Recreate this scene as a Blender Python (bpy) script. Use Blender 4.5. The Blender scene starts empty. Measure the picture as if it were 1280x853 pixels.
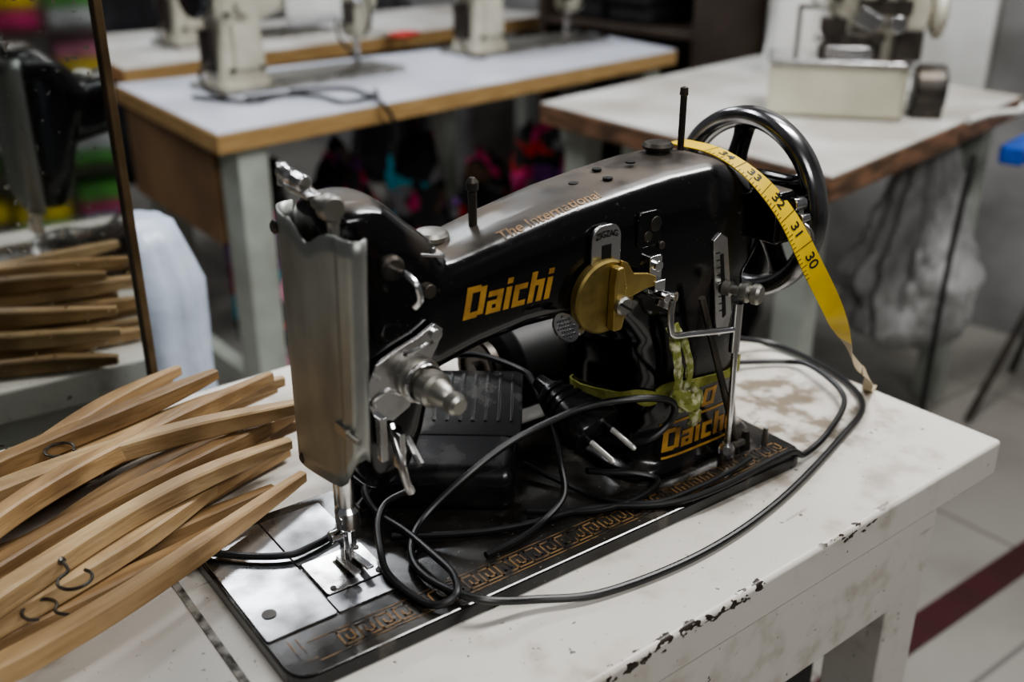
import bpy, bmesh, math, random
from mathutils import Vector, Matrix, noise as mn
random.seed(4)
R=math.radians
COL=bpy.context.scene.collection
# ------------------------------------------------------------------ materials
def mat(name,c1,c2=None,scale=8,rough=.5,metal=0,rough2=None,bump=0,bscale=60,coat=0,trans=0,thresh=(.35,.65),stretch=(1,1,1),detail=4,emit=None):
    m=bpy.data.materials.new(name);m.use_nodes=True;nt=m.node_tree;b=nt.nodes["Principled BSDF"]
    b.inputs["Roughness"].default_value=rough;b.inputs["Metallic"].default_value=metal
    b.inputs["Coat Weight"].default_value=coat;b.inputs["Coat Roughness"].default_value=.08
    b.inputs["Transmission Weight"].default_value=trans
    b.inputs["Base Color"].default_value=(*c1,1)
    tc=nt.nodes.new("ShaderNodeTexCoord");mp=nt.nodes.new("ShaderNodeMapping");mp.inputs["Scale"].default_value=stretch
    nt.links.new(tc.outputs["Object"],mp.inputs[0])
    n=nt.nodes.new("ShaderNodeTexNoise");n.inputs["Scale"].default_value=scale;n.inputs["Detail"].default_value=detail
    nt.links.new(mp.outputs[0],n.inputs[0])
    r=nt.nodes.new("ShaderNodeValToRGB");r.color_ramp.elements[0].position=thresh[0];r.color_ramp.elements[1].position=thresh[1]
    r.color_ramp.elements[0].color=(*c1,1);r.color_ramp.elements[1].color=(*(c2 or c1),1)
    nt.links.new(n.outputs[0],r.inputs[0]);nt.links.new(r.outputs[0],b.inputs["Base Color"])
    if rough2 is not None:
        q=nt.nodes.new("ShaderNodeMapRange");q.inputs[1].default_value=thresh[0];q.inputs[2].default_value=thresh[1]
        q.inputs[3].default_value=rough;q.inputs[4].default_value=rough2
        nt.links.new(n.outputs[0],q.inputs[0]);nt.links.new(q.outputs[0],b.inputs["Roughness"])
    if bump:
        n2=nt.nodes.new("ShaderNodeTexNoise");n2.inputs["Scale"].default_value=bscale;n2.inputs["Detail"].default_value=5
        nt.links.new(mp.outputs[0],n2.inputs[0])
        bp=nt.nodes.new("ShaderNodeBump");bp.inputs["Strength"].default_value=bump;bp.inputs["Distance"].default_value=.004
        nt.links.new(n2.outputs[0],bp.inputs["Height"]);nt.links.new(bp.outputs[0],b.inputs["Normal"])
    return m
def nodes(m): return m.node_tree,m.node_tree.nodes["Principled BSDF"]
def mathn(nt,op,a,b=None,c=None):
    n=nt.nodes.new("ShaderNodeMath");n.operation=op
    for i,x in enumerate((a,b,c)):
        if x is None: continue
        if hasattr(x,"links"): nt.links.new(x,n.inputs[i])
        else: n.inputs[i].default_value=x
    return n.outputs[0]
def mixc(nt,f,a,b):
    n=nt.nodes.new("ShaderNodeMix");n.data_type="RGBA"
    for i,x in ((0,f),(6,a),(7,b)):
        if hasattr(x,"links"): nt.links.new(x,n.inputs[i])
        elif isinstance(x,tuple): n.inputs[i].default_value=(*x,1)
        else: n.inputs[i].default_value=x
    return n.outputs[2]
def noisen(nt,scale,detail=4,coord="Object",stretch=None):
    tc=nt.nodes.new("ShaderNodeTexCoord");n=nt.nodes.new("ShaderNodeTexNoise");n.inputs["Scale"].default_value=scale;n.inputs["Detail"].default_value=detail
    if stretch:
        mp=nt.nodes.new("ShaderNodeMapping");mp.inputs["Scale"].default_value=stretch
        nt.links.new(tc.outputs[coord],mp.inputs[0]);nt.links.new(mp.outputs[0],n.inputs[0])
    else: nt.links.new(tc.outputs[coord],n.inputs[0])
    return n.outputs[0]
def rampf(nt,x,a,b):
    q=nt.nodes.new("ShaderNodeMapRange");q.interpolation_type="SMOOTHSTEP";q.inputs[1].default_value=a;q.inputs[2].default_value=b
    nt.links.new(x,q.inputs[0]);return q.outputs[0]
# black enamel with dust settled on upward faces and worn speckles
def enamel(name,dust=.75,dcol=(.13,.11,.09),spk=.15,bumpd=.002,scuff=.0,r0=.12,dr=.45):
    m=bpy.data.materials.new(name);m.use_nodes=True;nt,b=nodes(m)
    g=nt.nodes.new("ShaderNodeNewGeometry");s=nt.nodes.new("ShaderNodeSeparateXYZ");nt.links.new(g.outputs["Normal"],s.inputs[0])
    up=rampf(nt,s.outputs[2],.80,.99)
    n1=rampf(nt,noisen(nt,22,6),.35,.7)
    f=mathn(nt,"MULTIPLY",mathn(nt,"MULTIPLY",up,mathn(nt,"ADD",mathn(nt,"MULTIPLY",n1,.7),.3)),dust)
    sp=rampf(nt,noisen(nt,260,3),.66,.74)
    n3=rampf(nt,noisen(nt,9,5),.45,.75)
    sp2=mathn(nt,"MULTIPLY",sp,mathn(nt,"ADD",mathn(nt,"MULTIPLY",n3,.6),spk))
    sc=mathn(nt,"MULTIPLY",rampf(nt,noisen(nt,30,9,stretch=(1,1,.5)),.56,.72),scuff)
    f2=mathn(nt,"MAXIMUM",mathn(nt,"MAXIMUM",f,sp2),sc)
    nt.links.new(mixc(nt,f2,(.004,.004,.0048),dcol),b.inputs["Base Color"])
    rr=mathn(nt,"ADD",mathn(nt,"MULTIPLY",f2,dr),mathn(nt,"ADD",mathn(nt,"MULTIPLY",n3,.12),r0))
    nt.links.new(rr,b.inputs["Roughness"])
    b.inputs["Coat Weight"].default_value=.15;b.inputs["Coat Roughness"].default_value=.10
    bp=nt.nodes.new("ShaderNodeBump");bp.inputs["Strength"].default_value=.05;bp.inputs["Distance"].default_value=bumpd
    nt.links.new(noisen(nt,45,4),bp.inputs["Height"]);nt.links.new(bp.outputs[0],b.inputs["Normal"])
    return m
M_BLK=enamel("black_enamel",.95,(.105,.083,.062),spk=.22,scuff=.28,r0=.14,dr=.60)
M_BED=enamel("bed_enamel",.22,(.20,.175,.14),.55,.004,.40)
M_GOLD=mat("gold_decal",(.60,.34,.07),(.34,.18,.04),60,.4,.25)
M_GOLD2=mat("worn_gold_decal",(.20,.115,.045),(.008,.007,.006),75,.4,.1,thresh=(.45,.60))
M_CHR=mat("chrome",(.72,.72,.73),(.42,.40,.38),40,.16,1,.38,thresh=(.45,.75))
M_PIN=mat("bright_pin",(.88,.87,.84),(.78,.76,.72),40,.3,.6)
M_STL=mat("dull_steel",(.44,.43,.40),(.25,.24,.21),30,.36,1,.5,thresh=(.35,.7))
M_FACE=mat("face_steel",(.40,.41,.39),(.19,.19,.175),22,.38,.88,.56,thresh=(.35,.78),detail=12,stretch=(1,1,.45))
M_PLATE=mat("bed_steel",(.50,.51,.53),(.20,.20,.20),25,.22,1,.45,thresh=(.4,.7))
M_DRK=mat("dark_metal",(.05,.048,.045),(.10,.085,.07),40,.40,.7)
M_WIRE=mat("hook_wire",(.22,.21,.19),(.08,.07,.06),60,.38,.9)
M_BRASS=mat("brass",(.58,.44,.16),(.36,.26,.09),35,.34,.85,.46)
M_BRASS2=mat("dull_brass_disc",(.34,.26,.09),(.18,.135,.05),55,.44,.8,.58)
M_RUB=mat("black_rubber",(.010,.010,.011),(.018,.018,.018),30,.36)
M_PLAS=mat("black_plastic",(.010,.010,.011),(.03,.028,.025),40,.25,0,.45,thresh=(.5,.8))
M_PLAS2=mat("matt_black_casing",(.008,.008,.009),(.018,.017,.015),40,.5)
M_TAPE=mat("yellow_tape",(.80,.56,.02),(.64,.44,.02),30,.45)
M_TAPE2=mat("tape_back",(.50,.41,.27),(.38,.31,.20),30,.6)
M_INK=mat("black_ink",(.01,.01,.01))
M_CREAM=mat("cream_paint",(.54,.52,.43),(.36,.34,.27),9,.4)
M_LAM=mat("white_laminate",(.58,.60,.68),(.48,.50,.56),5,.35)
M_LAM2=mat("worn_white_laminate",(.55,.55,.53),(.36,.33,.29),5,.5,detail=8)
M_EDGE=mat("plywood_edge",(.44,.29,.13),(.32,.20,.08),12,.5,stretch=(1,1,10))
M_EDGE2=mat("chipped_plywood_edge",(.26,.14,.08),(.08,.05,.03),14,.6,stretch=(1,1,5))
M_PALE=mat("pale_green_paint",(.44,.48,.43),(.30,.32,.28),8,.5)
M_BRN=mat("brown_board",(.26,.16,.08),(.17,.10,.05),6,.6)
M_DBRN=mat("dark_brown_board",(.05,.035,.025),(.03,.02,.015),6,.6)
M_WHT=mat("white_paint",(.68,.68,.66),(.55,.55,.52),6,.5)
M_REDP=mat("red_plastic",(.50,.04,.03),(.40,.03,.03),6,.4)
M_BLUE=mat("blue_plastic",(.02,.10,.50),(.02,.08,.35),6,.35)
M_GREEN=mat("green_cloth",(.20,.22,.05),(.50,.50,.34),130,.85,bump=.5,bscale=160,thresh=(.46,.60))
M_MIRFR=mat("bronze_frame",(.16,.11,.06),(.09,.06,.03),30,.4,.5)
M_BAG=mat("clear_grey_plastic",(.46,.46,.46),(.24,.24,.235),9,.30,0,.42,bump=.8,bscale=20)
M_BAGW=mat("white_plastic_film",(.62,.70,.82),(.48,.56,.70),7,.25,0,.4,bump=.9,bscale=18)
M_MIR=bpy.data.materials.new("mirror_glass");M_MIR.use_nodes=True;nt,b=nodes(M_MIR)
b.inputs["Metallic"].default_value=1
sp=rampf(nt,noisen(nt,120,4),.60,.74);lo=rampf(nt,noisen(nt,5,4),.4,.7)
f=mathn(nt,"MULTIPLY",sp,mathn(nt,"ADD",mathn(nt,"MULTIPLY",lo,.5),.25))
nt.links.new(mixc(nt,f,(.58,.61,.60),(.42,.44,.44)),b.inputs["Base Color"])
nt.links.new(mathn(nt,"ADD",mathn(nt,"MULTIPLY",f,.5),.05),b.inputs["Roughness"])
def tablepaint(name,edge=True):
    m=bpy.data.materials.new(name);m.use_nodes=True;nt,b=nodes(m)
    n1=rampf(nt,noisen(nt,4,6),.4,.75);n2=rampf(nt,noisen(nt,26,8),.52,.78)
    c=mixc(nt,mathn(nt,"MULTIPLY",n1,.55),(.69,.66,.605),(.50,.445,.37))
    c=mixc(nt,mathn(nt,"MULTIPLY",n2,.55),c,(.28,.215,.15))
    sp=rampf(nt,noisen(nt,95,2),.725,.74);c=mixc(nt,mathn(nt,"MULTIPLY",sp,.8),c,(.05,.04,.035))
    sp3=rampf(nt,noisen(nt,210,2),.72,.74);c=mixc(nt,mathn(nt,"MULTIPLY",sp3,.6),c,(.12,.09,.07))
    sc=rampf(nt,noisen(nt,30,3,stretch=(.25,3,1)),.69,.73);c=mixc(nt,mathn(nt,"MULTIPLY",sc,.4),c,(.2,.16,.12))
    if edge:
        tc=nt.nodes.new("ShaderNodeTexCoord");s=nt.nodes.new("ShaderNodeSeparateXYZ");nt.links.new(tc.outputs["Object"],s.inputs[0])
        X,Y,Z=s.outputs[0],s.outputs[1],s.outputs[2]
        # oily brown grime on the working side of the top
        st=rampf(nt,noisen(nt,38,12),.44,.62)
        ax_=mathn(nt,"MULTIPLY",rampf(nt,X,-.42,-.18),mathn(nt,"SUBTRACT",1,rampf(nt,X,-.06,-.01)))
        ay_=mathn(nt,"MULTIPLY",rampf(nt,Y,.04,.11),mathn(nt,"SUBTRACT",1,rampf(nt,Y,.24,.38)))
        c=mixc(nt,mathn(nt,"MULTIPLY",mathn(nt,"MULTIPLY",mathn(nt,"ADD",mathn(nt,"MULTIPLY",st,.75),.22),mathn(nt,"MULTIPLY",ax_,ay_)),.95),c,(.16,.12,.075))
        # small flakes of missing paint along the front upper edge
        ey=mathn(nt,"MULTIPLY",mathn(nt,"SUBTRACT",1,rampf(nt,Y,.0,.008)),rampf(nt,Z,.738,.747))
        nn=noisen(nt,150,5,stretch=(.55,1,1))
        xm=mathn(nt,"MULTIPLY",rampf(nt,X,-.49,-.44),mathn(nt,"SUBTRACT",1,rampf(nt,X,-.34,-.30)))
        xm=mathn(nt,"MAXIMUM",xm,mathn(nt,"MULTIPLY",rampf(nt,noisen(nt,6,2),.52,.6),.4))
        ch=mathn(nt,"ADD",nn,mathn(nt,"MULTIPLY",mathn(nt,"MULTIPLY",ey,xm),.11))
        f=mathn(nt,"MULTIPLY",rampf(nt,ch,.61,.625),mathn(nt,"MULTIPLY",rampf(nt,xm,.2,.4),rampf(nt,ey,.05,.3)))
        c=mixc(nt,f,c,(.03,.02,.014))
    nt.links.new(c,b.inputs["Base Color"]);b.inputs["Roughness"].default_value=.42
    bp=nt.nodes.new("ShaderNodeBump");bp.inputs["Strength"].default_value=.25;bp.inputs["Distance"].default_value=.003
    nt.links.new(noisen(nt,18,6),bp.inputs["Height"]);nt.links.new(bp.outputs[0],b.inputs["Normal"])
    return m
M_TBL=tablepaint("chipped_white_paint");M_TBL2=tablepaint("scuffed_white_paint",False)
def woodmat(name,c1,c2):
    m=bpy.data.materials.new(name);m.use_nodes=True;nt,b=nodes(m)
    n1=rampf(nt,noisen(nt,9,6,"Object",(1.2,14,14)),.3,.7);n2=rampf(nt,noisen(nt,14,5),.45,.75)
    c=mixc(nt,n1,c1,c2);c=mixc(nt,mathn(nt,"MULTIPLY",n2,.55),c,(.12,.07,.035))
    nt.links.new(c,b.inputs["Base Color"]);b.inputs["Roughness"].default_value=.5
    bp=nt.nodes.new("ShaderNodeBump");bp.inputs["Strength"].default_value=.25;bp.inputs["Distance"].default_value=.002
    nt.links.new(n1,bp.inputs["Height"]);nt.links.new(bp.outputs[0],b.inputs["Normal"]);return m
M_WOOD=[woodmat("raw_wood",(.49,.33,.17),(.33,.205,.095)),woodmat("pale_raw_wood",(.55,.40,.225),(.39,.26,.13)),woodmat("aged_raw_wood",(.33,.21,.10),(.18,.11,.05))]
# ------------------------------------------------------------------ geometry
class G:
    def __init__(s): s.v=[];s.f=[];s.m=[]
    def add(s,vs,fs,mi=0):
        o=len(s.v);s.v+=[Vector(x) for x in vs];s.f+=[[i+o for i in f] for f in fs];s.m+=[mi]*len(fs);return s
    def box(s,c,d,mi=0,rz=0,mtx=None):
        x,y,z=[k/2 for k in d];P=[Vector((a*x,b*y,e*z)) for a in(-1,1) for b in(-1,1) for e in(-1,1)]
        Rm=mtx.to_3x3() if mtx else Matrix.Rotation(rz,3,'Z');P=[Rm@p+Vector(c) for p in P]
        return s.add(P,[(0,1,3,2),(4,6,7,5),(0,4,5,1),(2,3,7,6),(0,2,6,4),(1,5,7,3)],mi)
    def quad8(s,lo,hi,mi=0):
        return s.add(list(lo)+list(hi),[(3,2,1,0),(4,5,6,7)]+[(i,(i+1)%4,(i+1)%4+4,i+4) for i in range(4)],mi)
    def loft(s,loops,mi=0,cap=True,closed=False):
        n=len(loops[0]);vs=[p for l in loops for p in l];fs=[]
        K=len(loops)
        for k in range(K if closed else K-1):
            k2=(k+1)%K
            for i in range(n):
                j=(i+1)%n;fs.append((k*n+i,k*n+j,k2*n+j,k2*n+i))
        if cap and not closed: fs+=[tuple(range(n-1,-1,-1)),tuple((K-1)*n+i for i in range(n))]
        return s.add(vs,fs,mi)
    def tube(s,path,r,seg=10,mi=0,closed=False,flat=None):
        P=[Vector(p) for p in path];n=len(P);loops=[];up=None
        for i,p in enumerate(P):
            if closed:T=(P[(i+1)%n]-P[i-1])
            else:T=P[min(i+1,n-1)]-P[max(i-1,0)]
            T.normalize()
            if up is None:
                up=Vector((0,0,1)) if abs(T.z)<.9 else Vector((1,0,0))
            up=(up-T*up.dot(T)).normalized();b=T.cross(up)
            rr=r[min(i,len(r)-1)] if isinstance(r,(list,tuple)) else r
            a,c=(rr,rr) if not flat else flat
            loops.append([p+b*(math.cos(q)*a)+up*(math.sin(q)*c) for q in [2*math.pi*k/seg for k in range(seg)]])
        return s.loft(loops,mi,True,closed)
    def cyl(s,p1,p2,r1,r2=None,seg=20,mi=0): return s.tube([p1,p2],[r1,r2 if r2 is not None else r1],seg,mi)
    def lathe(s,prof,org,axis,seg=32,mi=0):
        A=Vector(axis).normalized();u=A.orthogonal().normalized();w=A.cross(u);O=Vector(org)
        loops=[[O+A*h+(u*math.cos(q)+w*math.sin(q))*max(r,1e-5) for q in [2*math.pi*k/seg for k in range(seg)]] for r,h in prof]
        return s.loft(loops,mi)
    def prism(s,poly,z0,z1,mp=lambda x,y,z:(x,y,z),mi=0):
        n=len(poly);vs=[mp(x,y,z0) for x,y in poly]+[mp(x,y,z1) for x,y in poly]
        return s.add(vs,[tuple(range(n-1,-1,-1)),tuple(range(n,2*n))]+[(i,(i+1)%n,(i+1)%n+n,i+n) for i in range(n)],mi)
def link(name,g,mats,parent=None,bevel=0,smooth=True,ang=35,subs=0,center=False,seg=2):
    me=bpy.data.meshes.new(name)
    vs=g.v;loc=Vector((0,0,0))
    if center:
        c=[(min(v[i] for v in vs)+max(v[i] for v in vs))/2 for i in range(2)]+[min(v[2] for v in vs)];loc=Vector(c);vs=[v-loc for v in vs]
    me.from_pydata([tuple(v) for v in vs],[],g.f)
    for m in (mats if isinstance(mats,list) else [mats]): me.materials.append(m)
    me.polygons.foreach_set("material_index",g.m)
    bm=bmesh.new();bm.from_mesh(me);bmesh.ops.recalc_face_normals(bm,faces=bm.faces);bm.to_mesh(me);bm.free()
    if smooth:
        me.polygons.foreach_set("use_smooth",[True]*len(me.polygons));me.set_sharp_from_angle(angle=R(ang))
    o=bpy.data.objects.new(name,me);COL.objects.link(o);o.location=loc
    if parent: o.parent=parent
    if bevel:
        b=o.modifiers.new("b","BEVEL");b.width=bevel;b.segments=seg;b.limit_method="ANGLE";b.angle_limit=R(35);b.harden_normals=smooth
    if subs:
        q=o.modifiers.new("s","SUBSURF");q.levels=subs;q.render_levels=subs
    return o
def empty(name,loc,rz=0,label="",cat="",group=None):
    o=bpy.data.objects.new(name,None);o.empty_display_size=.05;COL.objects.link(o);o.location=loc;o.rotation_euler=(0,0,rz);tag(o,label,cat,group);return o
def tag(o,label,cat,group=None):
    o["label"]=label;o["category"]=cat
    if group:o["group"]=group
def struct(o): o["kind"]="structure"
def cr(pts,n=8,closed=False):
    P=[Vector(p) for p in pts];out=[];N=len(P)
    for i in range(N if closed else N-1):
        if closed:a,b,c,d=P[i-1],P[i],P[(i+1)%N],P[(i+2)%N]
        else:a,b,c,d=P[max(i-1,0)],P[i],P[i+1],P[min(i+2,N-1)]
        for k in range(n):
            t=k/n;out.append(.5*((2*b)+(c-a)*t+(2*a-5*b+4*c-d)*t*t+(3*b-a-3*c+d)*t**3))
    if not closed: out.append(P[-1])
    return out
def sup(cx,cy,rx,ry,n,e):
    o=[]
    for k in range(n):
        q=2*math.pi*(k+.5)/n;c,s=math.cos(q),math.sin(q)
        o.append((cx+rx*math.copysign(abs(c)**(2/e),c),cy+ry*math.copysign(abs(s)**(2/e),s)))
    return o
# ------------------------------------------------------------------ room
fl=G();fl.box((0,2,-.05),(16,14,.1));
M_FLR=bpy.data.materials.new("floor_tiles");M_FLR.use_nodes=True;nt,b=nodes(M_FLR)
tc=nt.nodes.new("ShaderNodeTexCoord");mp=nt.nodes.new("ShaderNodeMapping");mp.inputs["Rotation"].default_value=(0,0,R(-37))
nt.links.new(tc.outputs["Object"],mp.inputs[0]);bk=nt.nodes.new("ShaderNodeTexBrick");nt.links.new(mp.outputs[0],bk.inputs[0])
bk.offset=0;bk.inputs["Scale"].default_value=1;bk.inputs["Brick Width"].default_value=.6;bk.inputs["Row Height"].default_value=.6;bk.inputs["Mortar Size"].default_value=.005
bk.inputs["Color1"].default_value=(.25,.24,.215,1);bk.inputs["Color2"].default_value=(.22,.21,.19,1);bk.inputs["Mortar"].default_value=(.13,.12,.11,1)
c=mixc(nt,mathn(nt,"MULTIPLY",rampf(nt,noisen(nt,3,6),.4,.75),.6),bk.outputs[0],(.13,.12,.105))
nt.links.new(c,b.inputs["Base Color"]);b.inputs["Roughness"].default_value=.35
o=link("floor",fl,M_FLR,smooth=False);struct(o)
g=G();d=Vector((.797,.604,0));w=Vector((-.604,.797,0));p0=Vector((.758,1.486,.001))
a=p0-d*.5-w*.028;bq=p0+d*2.5-w*.028
g.quad8([a,bq,bq+w*.056,a+w*.056],[x+Vector((0,0,.003)) for x in (a,bq,bq+w*.056,a+w*.056)])
o=link("trim_1",g,mat("red_floor_stripe",(.045,.007,.008),(.03,.006,.006),10,.4),smooth=False);struct(o)
M_WALL=mat("concrete_wall",(.29,.285,.28),(.14,.135,.13),3.5,.8,bump=.5,bscale=18,detail=9)
g=G();A=Vector((-3.0,7.15,0));B=Vector((3.2,.95,0));nn=Vector((.707,.707,0))*.1
g.quad8([A,B,B+nn,A+nn],[x+Vector((0,0,3)) for x in (A,B,B+nn,A+nn)]);o=link("wall_back",g,M_WALL,smooth=False);struct(o)
g=G();A=Vector((-3.5,-2.4,0));B=Vector((3.4,-2.4,0));nn=Vector((0,-.1,0))
g.quad8([A,B,B+nn,A+nn],[x+Vector((0,0,3)) for x in (A,B,B+nn,A+nn)]);o=link("wall_front",g,mat("grey_plaster",(.22,.22,.22),(.14,.14,.14),3,.8),smooth=False);struct(o)
# ------------------------------------------------------------------ main table
TA=math.atan2(.622,.783)
tb=empty("work_table",(.422,.783,0),TA,"chipped white painted wooden work table under the sewing machine","table")
g=G();g.box((-.64,.26,.7325),(1.28,.52,.035));tt=link("table_top",g,M_TBL,tb,bevel=.004)
g=G();g.box((-.64,.028,.662),(1.10,.02,.106));link("apron",g,M_TBL2,tb,bevel=.002)
g=G();g.box((-.64,.488,.662),(1.12,.02,.106));link("apron",g,M_TBL2,tb,bevel=.002)
g=G();g.box((-.020,.26,.662),(.02,.38,.106));link("apron",g,M_TBL2,tb,bevel=.002)
g=G();g.box((-1.26,.26,.662),(.02,.38,.106));link("apron",g,M_TBL2,tb,bevel=.002)
for x,y in((-.040,.068),(-.040,.452),(-1.232,.068),(-1.232,.452)):
    g=G();g.box((x,y,.3575),(.058,.058,.715));link("leg",g,M_TBL2,tb,bevel=.003)
g=G();g.box((-.150,.110,.31),(.150,.018,.61));link("shade_panel",g,mat("dark_grey_shade",(.03,.03,.032),(.05,.05,.05),9,.6),tb,bevel=.002)  # dark panel added for the shade beside the leg, under the apron
# ------------------------------------------------------------------ sewing machine (local s,t,z)
MA=R(36.319);MO=Vector((-.1186,.4785,.75))
ROTM=Matrix.Rotation(MA,4,'Z')
def Wm(s,t,z): return MO+(ROTM@Vector((s,t,z)))
sm=empty("sewing_machine",MO,MA,"worn glossy black vintage sewing machine with gold lettering","sewing machine")
g=G()
for s0,s1,t0,t1 in((-.031,-.026,-.006,.186),):
    g.quad8([Wm(s0,t0,.0),Wm(s1,t0,.0),Wm(s1,t1,.0),Wm(s0,t1,.0)],[Wm(s0,t0,.0012),Wm(s1,t0,.0012),Wm(s1,t1,.0012),Wm(s0,t1,.0012)])
o=link("recess_edge",g,mat("dark_worn_edge",(.03,.025,.02),(.40,.38,.34),60,.6,thresh=(.42,.58)),None,smooth=False);o.parent=tb
o.matrix_parent_inverse=(Matrix.Translation(tb.location)@Matrix.Rotation(TA,4,'Z')).inverted()
# body
g=G();NS=40
def armsec(s,t0,t1,z0,z1,e): return [(s,y,z) for y,z in sup((t0+t1)/2,(z0+z1)/2,(t1-t0)/2,(z1-z0)/2,NS,e)]
g.loft([armsec(*q) for q in [(.085,.052,.118,.140,.222,4),(.13,.050,.118,.150,.224,4),(.16,.050,.120,.157,.229,4),(.20,.049,.124,.162,.237,4),(.245,.047,.128,.161,.245,4),(.29,.045,.132,.150,.250,4),(.33,.044,.134,.142,.254,4),(.37,.044,.134,.140,.2545,4),(.392,.045,.134,.143,.250,3.6),(.410,.047,.132,.150,.240,3.2),(.425,.053,.126,.162,.228,3),(.434,.064,.116,.178,.218,2.5),(.438,.080,.100,.192,.206,2.2)]])
def zsec(z,s0,s1,t0,t1,e): return [(x,y,z) for x,y in sup((s0+s1)/2,(t0+t1)/2,(s1-s0)/2,(t1-t0)/2,NS,e)]
g.loft([zsec(*q) for q in [(.010,.290,.440,.036,.160,4.5),(.018,.292,.438,.038,.158,4.5),(.024,.302,.430,.043,.154,4),(.05,.308,.426,.047,.152,4),(.09,.305,.424,.048,.152,4),(.125,.296,.422,.047,.150,4),(.150,.278,.422,.046,.142,4),(.172,.264,.420,.046,.134,4),(.20,.260,.418,.048,.130,4)]])
g.loft([zsec(*q) for q in [(.078,.078,.104,.060,.108,3.5),(.092,.073,.112,.054,.114,3.5),(.115,.068,.120,.050,.120,4),(.15,.066,.128,.048,.122,4),(.19,.065,.142,.048,.124,4),(.215,.065,.148,.050,.125,3.5),(.238,.063,.135,.051,.126,3.5),(.252,.062,.118,.053,.124,3.5),(.264,.063,.106,.056,.118,3.0),(.270,.070,.098,.066,.106,2.5)]])
body=link("body",g,M_BLK,sm)
rm=body.modifiers.new("r","REMESH");rm.mode="VOXEL";rm.voxel_size=.0021;rm.use_smooth_shade=True
sd=body.modifiers.new("sm","SMOOTH");sd.factor=.6;sd.iterations=16
def rect(gx,x0,y0,x1,y1,mp,mi=0,step=.002):
    nx=max(1,int(math.ceil(abs(x1-x0)/step)));ny=max(1,int(math.ceil(abs(y1-y0)/step)))
    vs=[mp(x0+(x1-x0)*i/nx,y0+(y1-y0)*j/ny) for j in range(ny+1) for i in range(nx+1)]
    gx.add(vs,[(j*(nx+1)+i,j*(nx+1)+i+1,(j+1)*(nx+1)+i+1,(j+1)*(nx+1)+i) for j in range(ny) for i in range(nx)],mi)
LET={'D':([(0,0,.22,1),(.22,.8,.5,1),(.22,0,.5,.2),(.5,.06,.72,.94)],.72),'a':([(0,.54,.34,.72),(.34,0,.55,.72),(.2,0,.34,.16),(0,0,.2,.42),(.2,.28,.34,.42)],.55),
'i':([(0,0,.21,.72),(0,.82,.21,1)],.21),'c':([(0,0,.21,.72),(.21,.54,.5,.72),(.21,0,.5,.18)],.5),'h':([(0,0,.21,1),(.21,.54,.33,.72),(.33,0,.54,.72)],.54),
'2':([(0,.82,.60,1),(.40,.58,.60,.82),(0,.40,.60,.58),(0,.18,.20,.40),(0,0,.60,.18)],.60),'0':([(0,0,.22,1),(.5,0,.72,1),(.22,.8,.5,1),(.22,0,.5,.2)],.72)}
def blocktext(gx,txt,x0,y0,h,wid,mp,shear=.22,gap=.1,mi=0):
    tot=sum(LET[c][1] for c in txt)+gap*(len(txt)-1);k=wid/tot;x=0
    for c in txt:
        for a,b_,c_,d_ in LET[c][0]:
            rect(gx,a+x,b_,c_+x,d_,lambda X,Y:mp(x0+X*k+shear*h*Y,y0+Y*h),mi,.09)
        x+=LET[c][1]+gap
def wrap(o,axis):
    m=o.modifiers.new("w","SHRINKWRAP");m.target=body;m.wrap_method="PROJECT";m.wrap_mode="ABOVE_SURFACE";m.offset=.0005
    m.use_project_x=m.use_project_y=m.use_project_z=False
    setattr(m,"use_project_"+axis,True);m.use_positive_direction=True;m.use_negative_direction=True
g=G();blocktext(g,"Daichi",.145,.186,.021,.068,lambda x,y:(x,.042,y))
o=link("gold_lettering",g,M_GOLD,sm,smooth=False);wrap(o,'y');o["label"]="gold block lettering on the arm"
g=G();blocktext(g,"Daichi",.326,.030,.018,.074,lambda x,y:(x,.040,y));rect(g,.326,.0515,.402,.0535,lambda x,y:(x,.040,y));rect(g,.325,.0245,.400,.0262,lambda x,y:(x,.040,y))
blocktext(g,"20",.352,.0570,.0150,.030,lambda x,y:(x,.040,y),gap=.24)
o=link("gold_lettering",g,M_GOLD,sm,smooth=False);wrap(o,'y');o["label"]="worn gold block lettering on the column base"
def textmesh(txt,size):
    c=bpy.data.curves.new("tmp","FONT");c.body=txt;c.size=size;c.align_x="CENTER";c.align_y="CENTER";c.offset=size*.012
    ob=bpy.data.objects.new("tmp",c);COL.objects.link(ob);dg=bpy.context.evaluated_depsgraph_get();me=bpy.data.meshes.new_from_object(ob.evaluated_get(dg))
    vs=[v.co.copy() for v in me.vertices];fs=[tuple(p.vertices) for p in me.polygons]
    bpy.data.objects.remove(ob);bpy.data.curves.remove(c);bpy.data.meshes.remove(me);return vs,fs
g=G();vs,fs=textmesh("The International",.0115)
g.add([(.224+v.x*1.05,.0615+v.y*.95,.262) for v in vs],fs)
o=link("gold_lettering",g,mat("faded_gold_script",(.25,.145,.065),(.11,.08,.05),110,.5,.1,thresh=(.42,.62)),sm,smooth=False);wrap(o,'z');o["label"]="small worn gold script on top of the arm"
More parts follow.
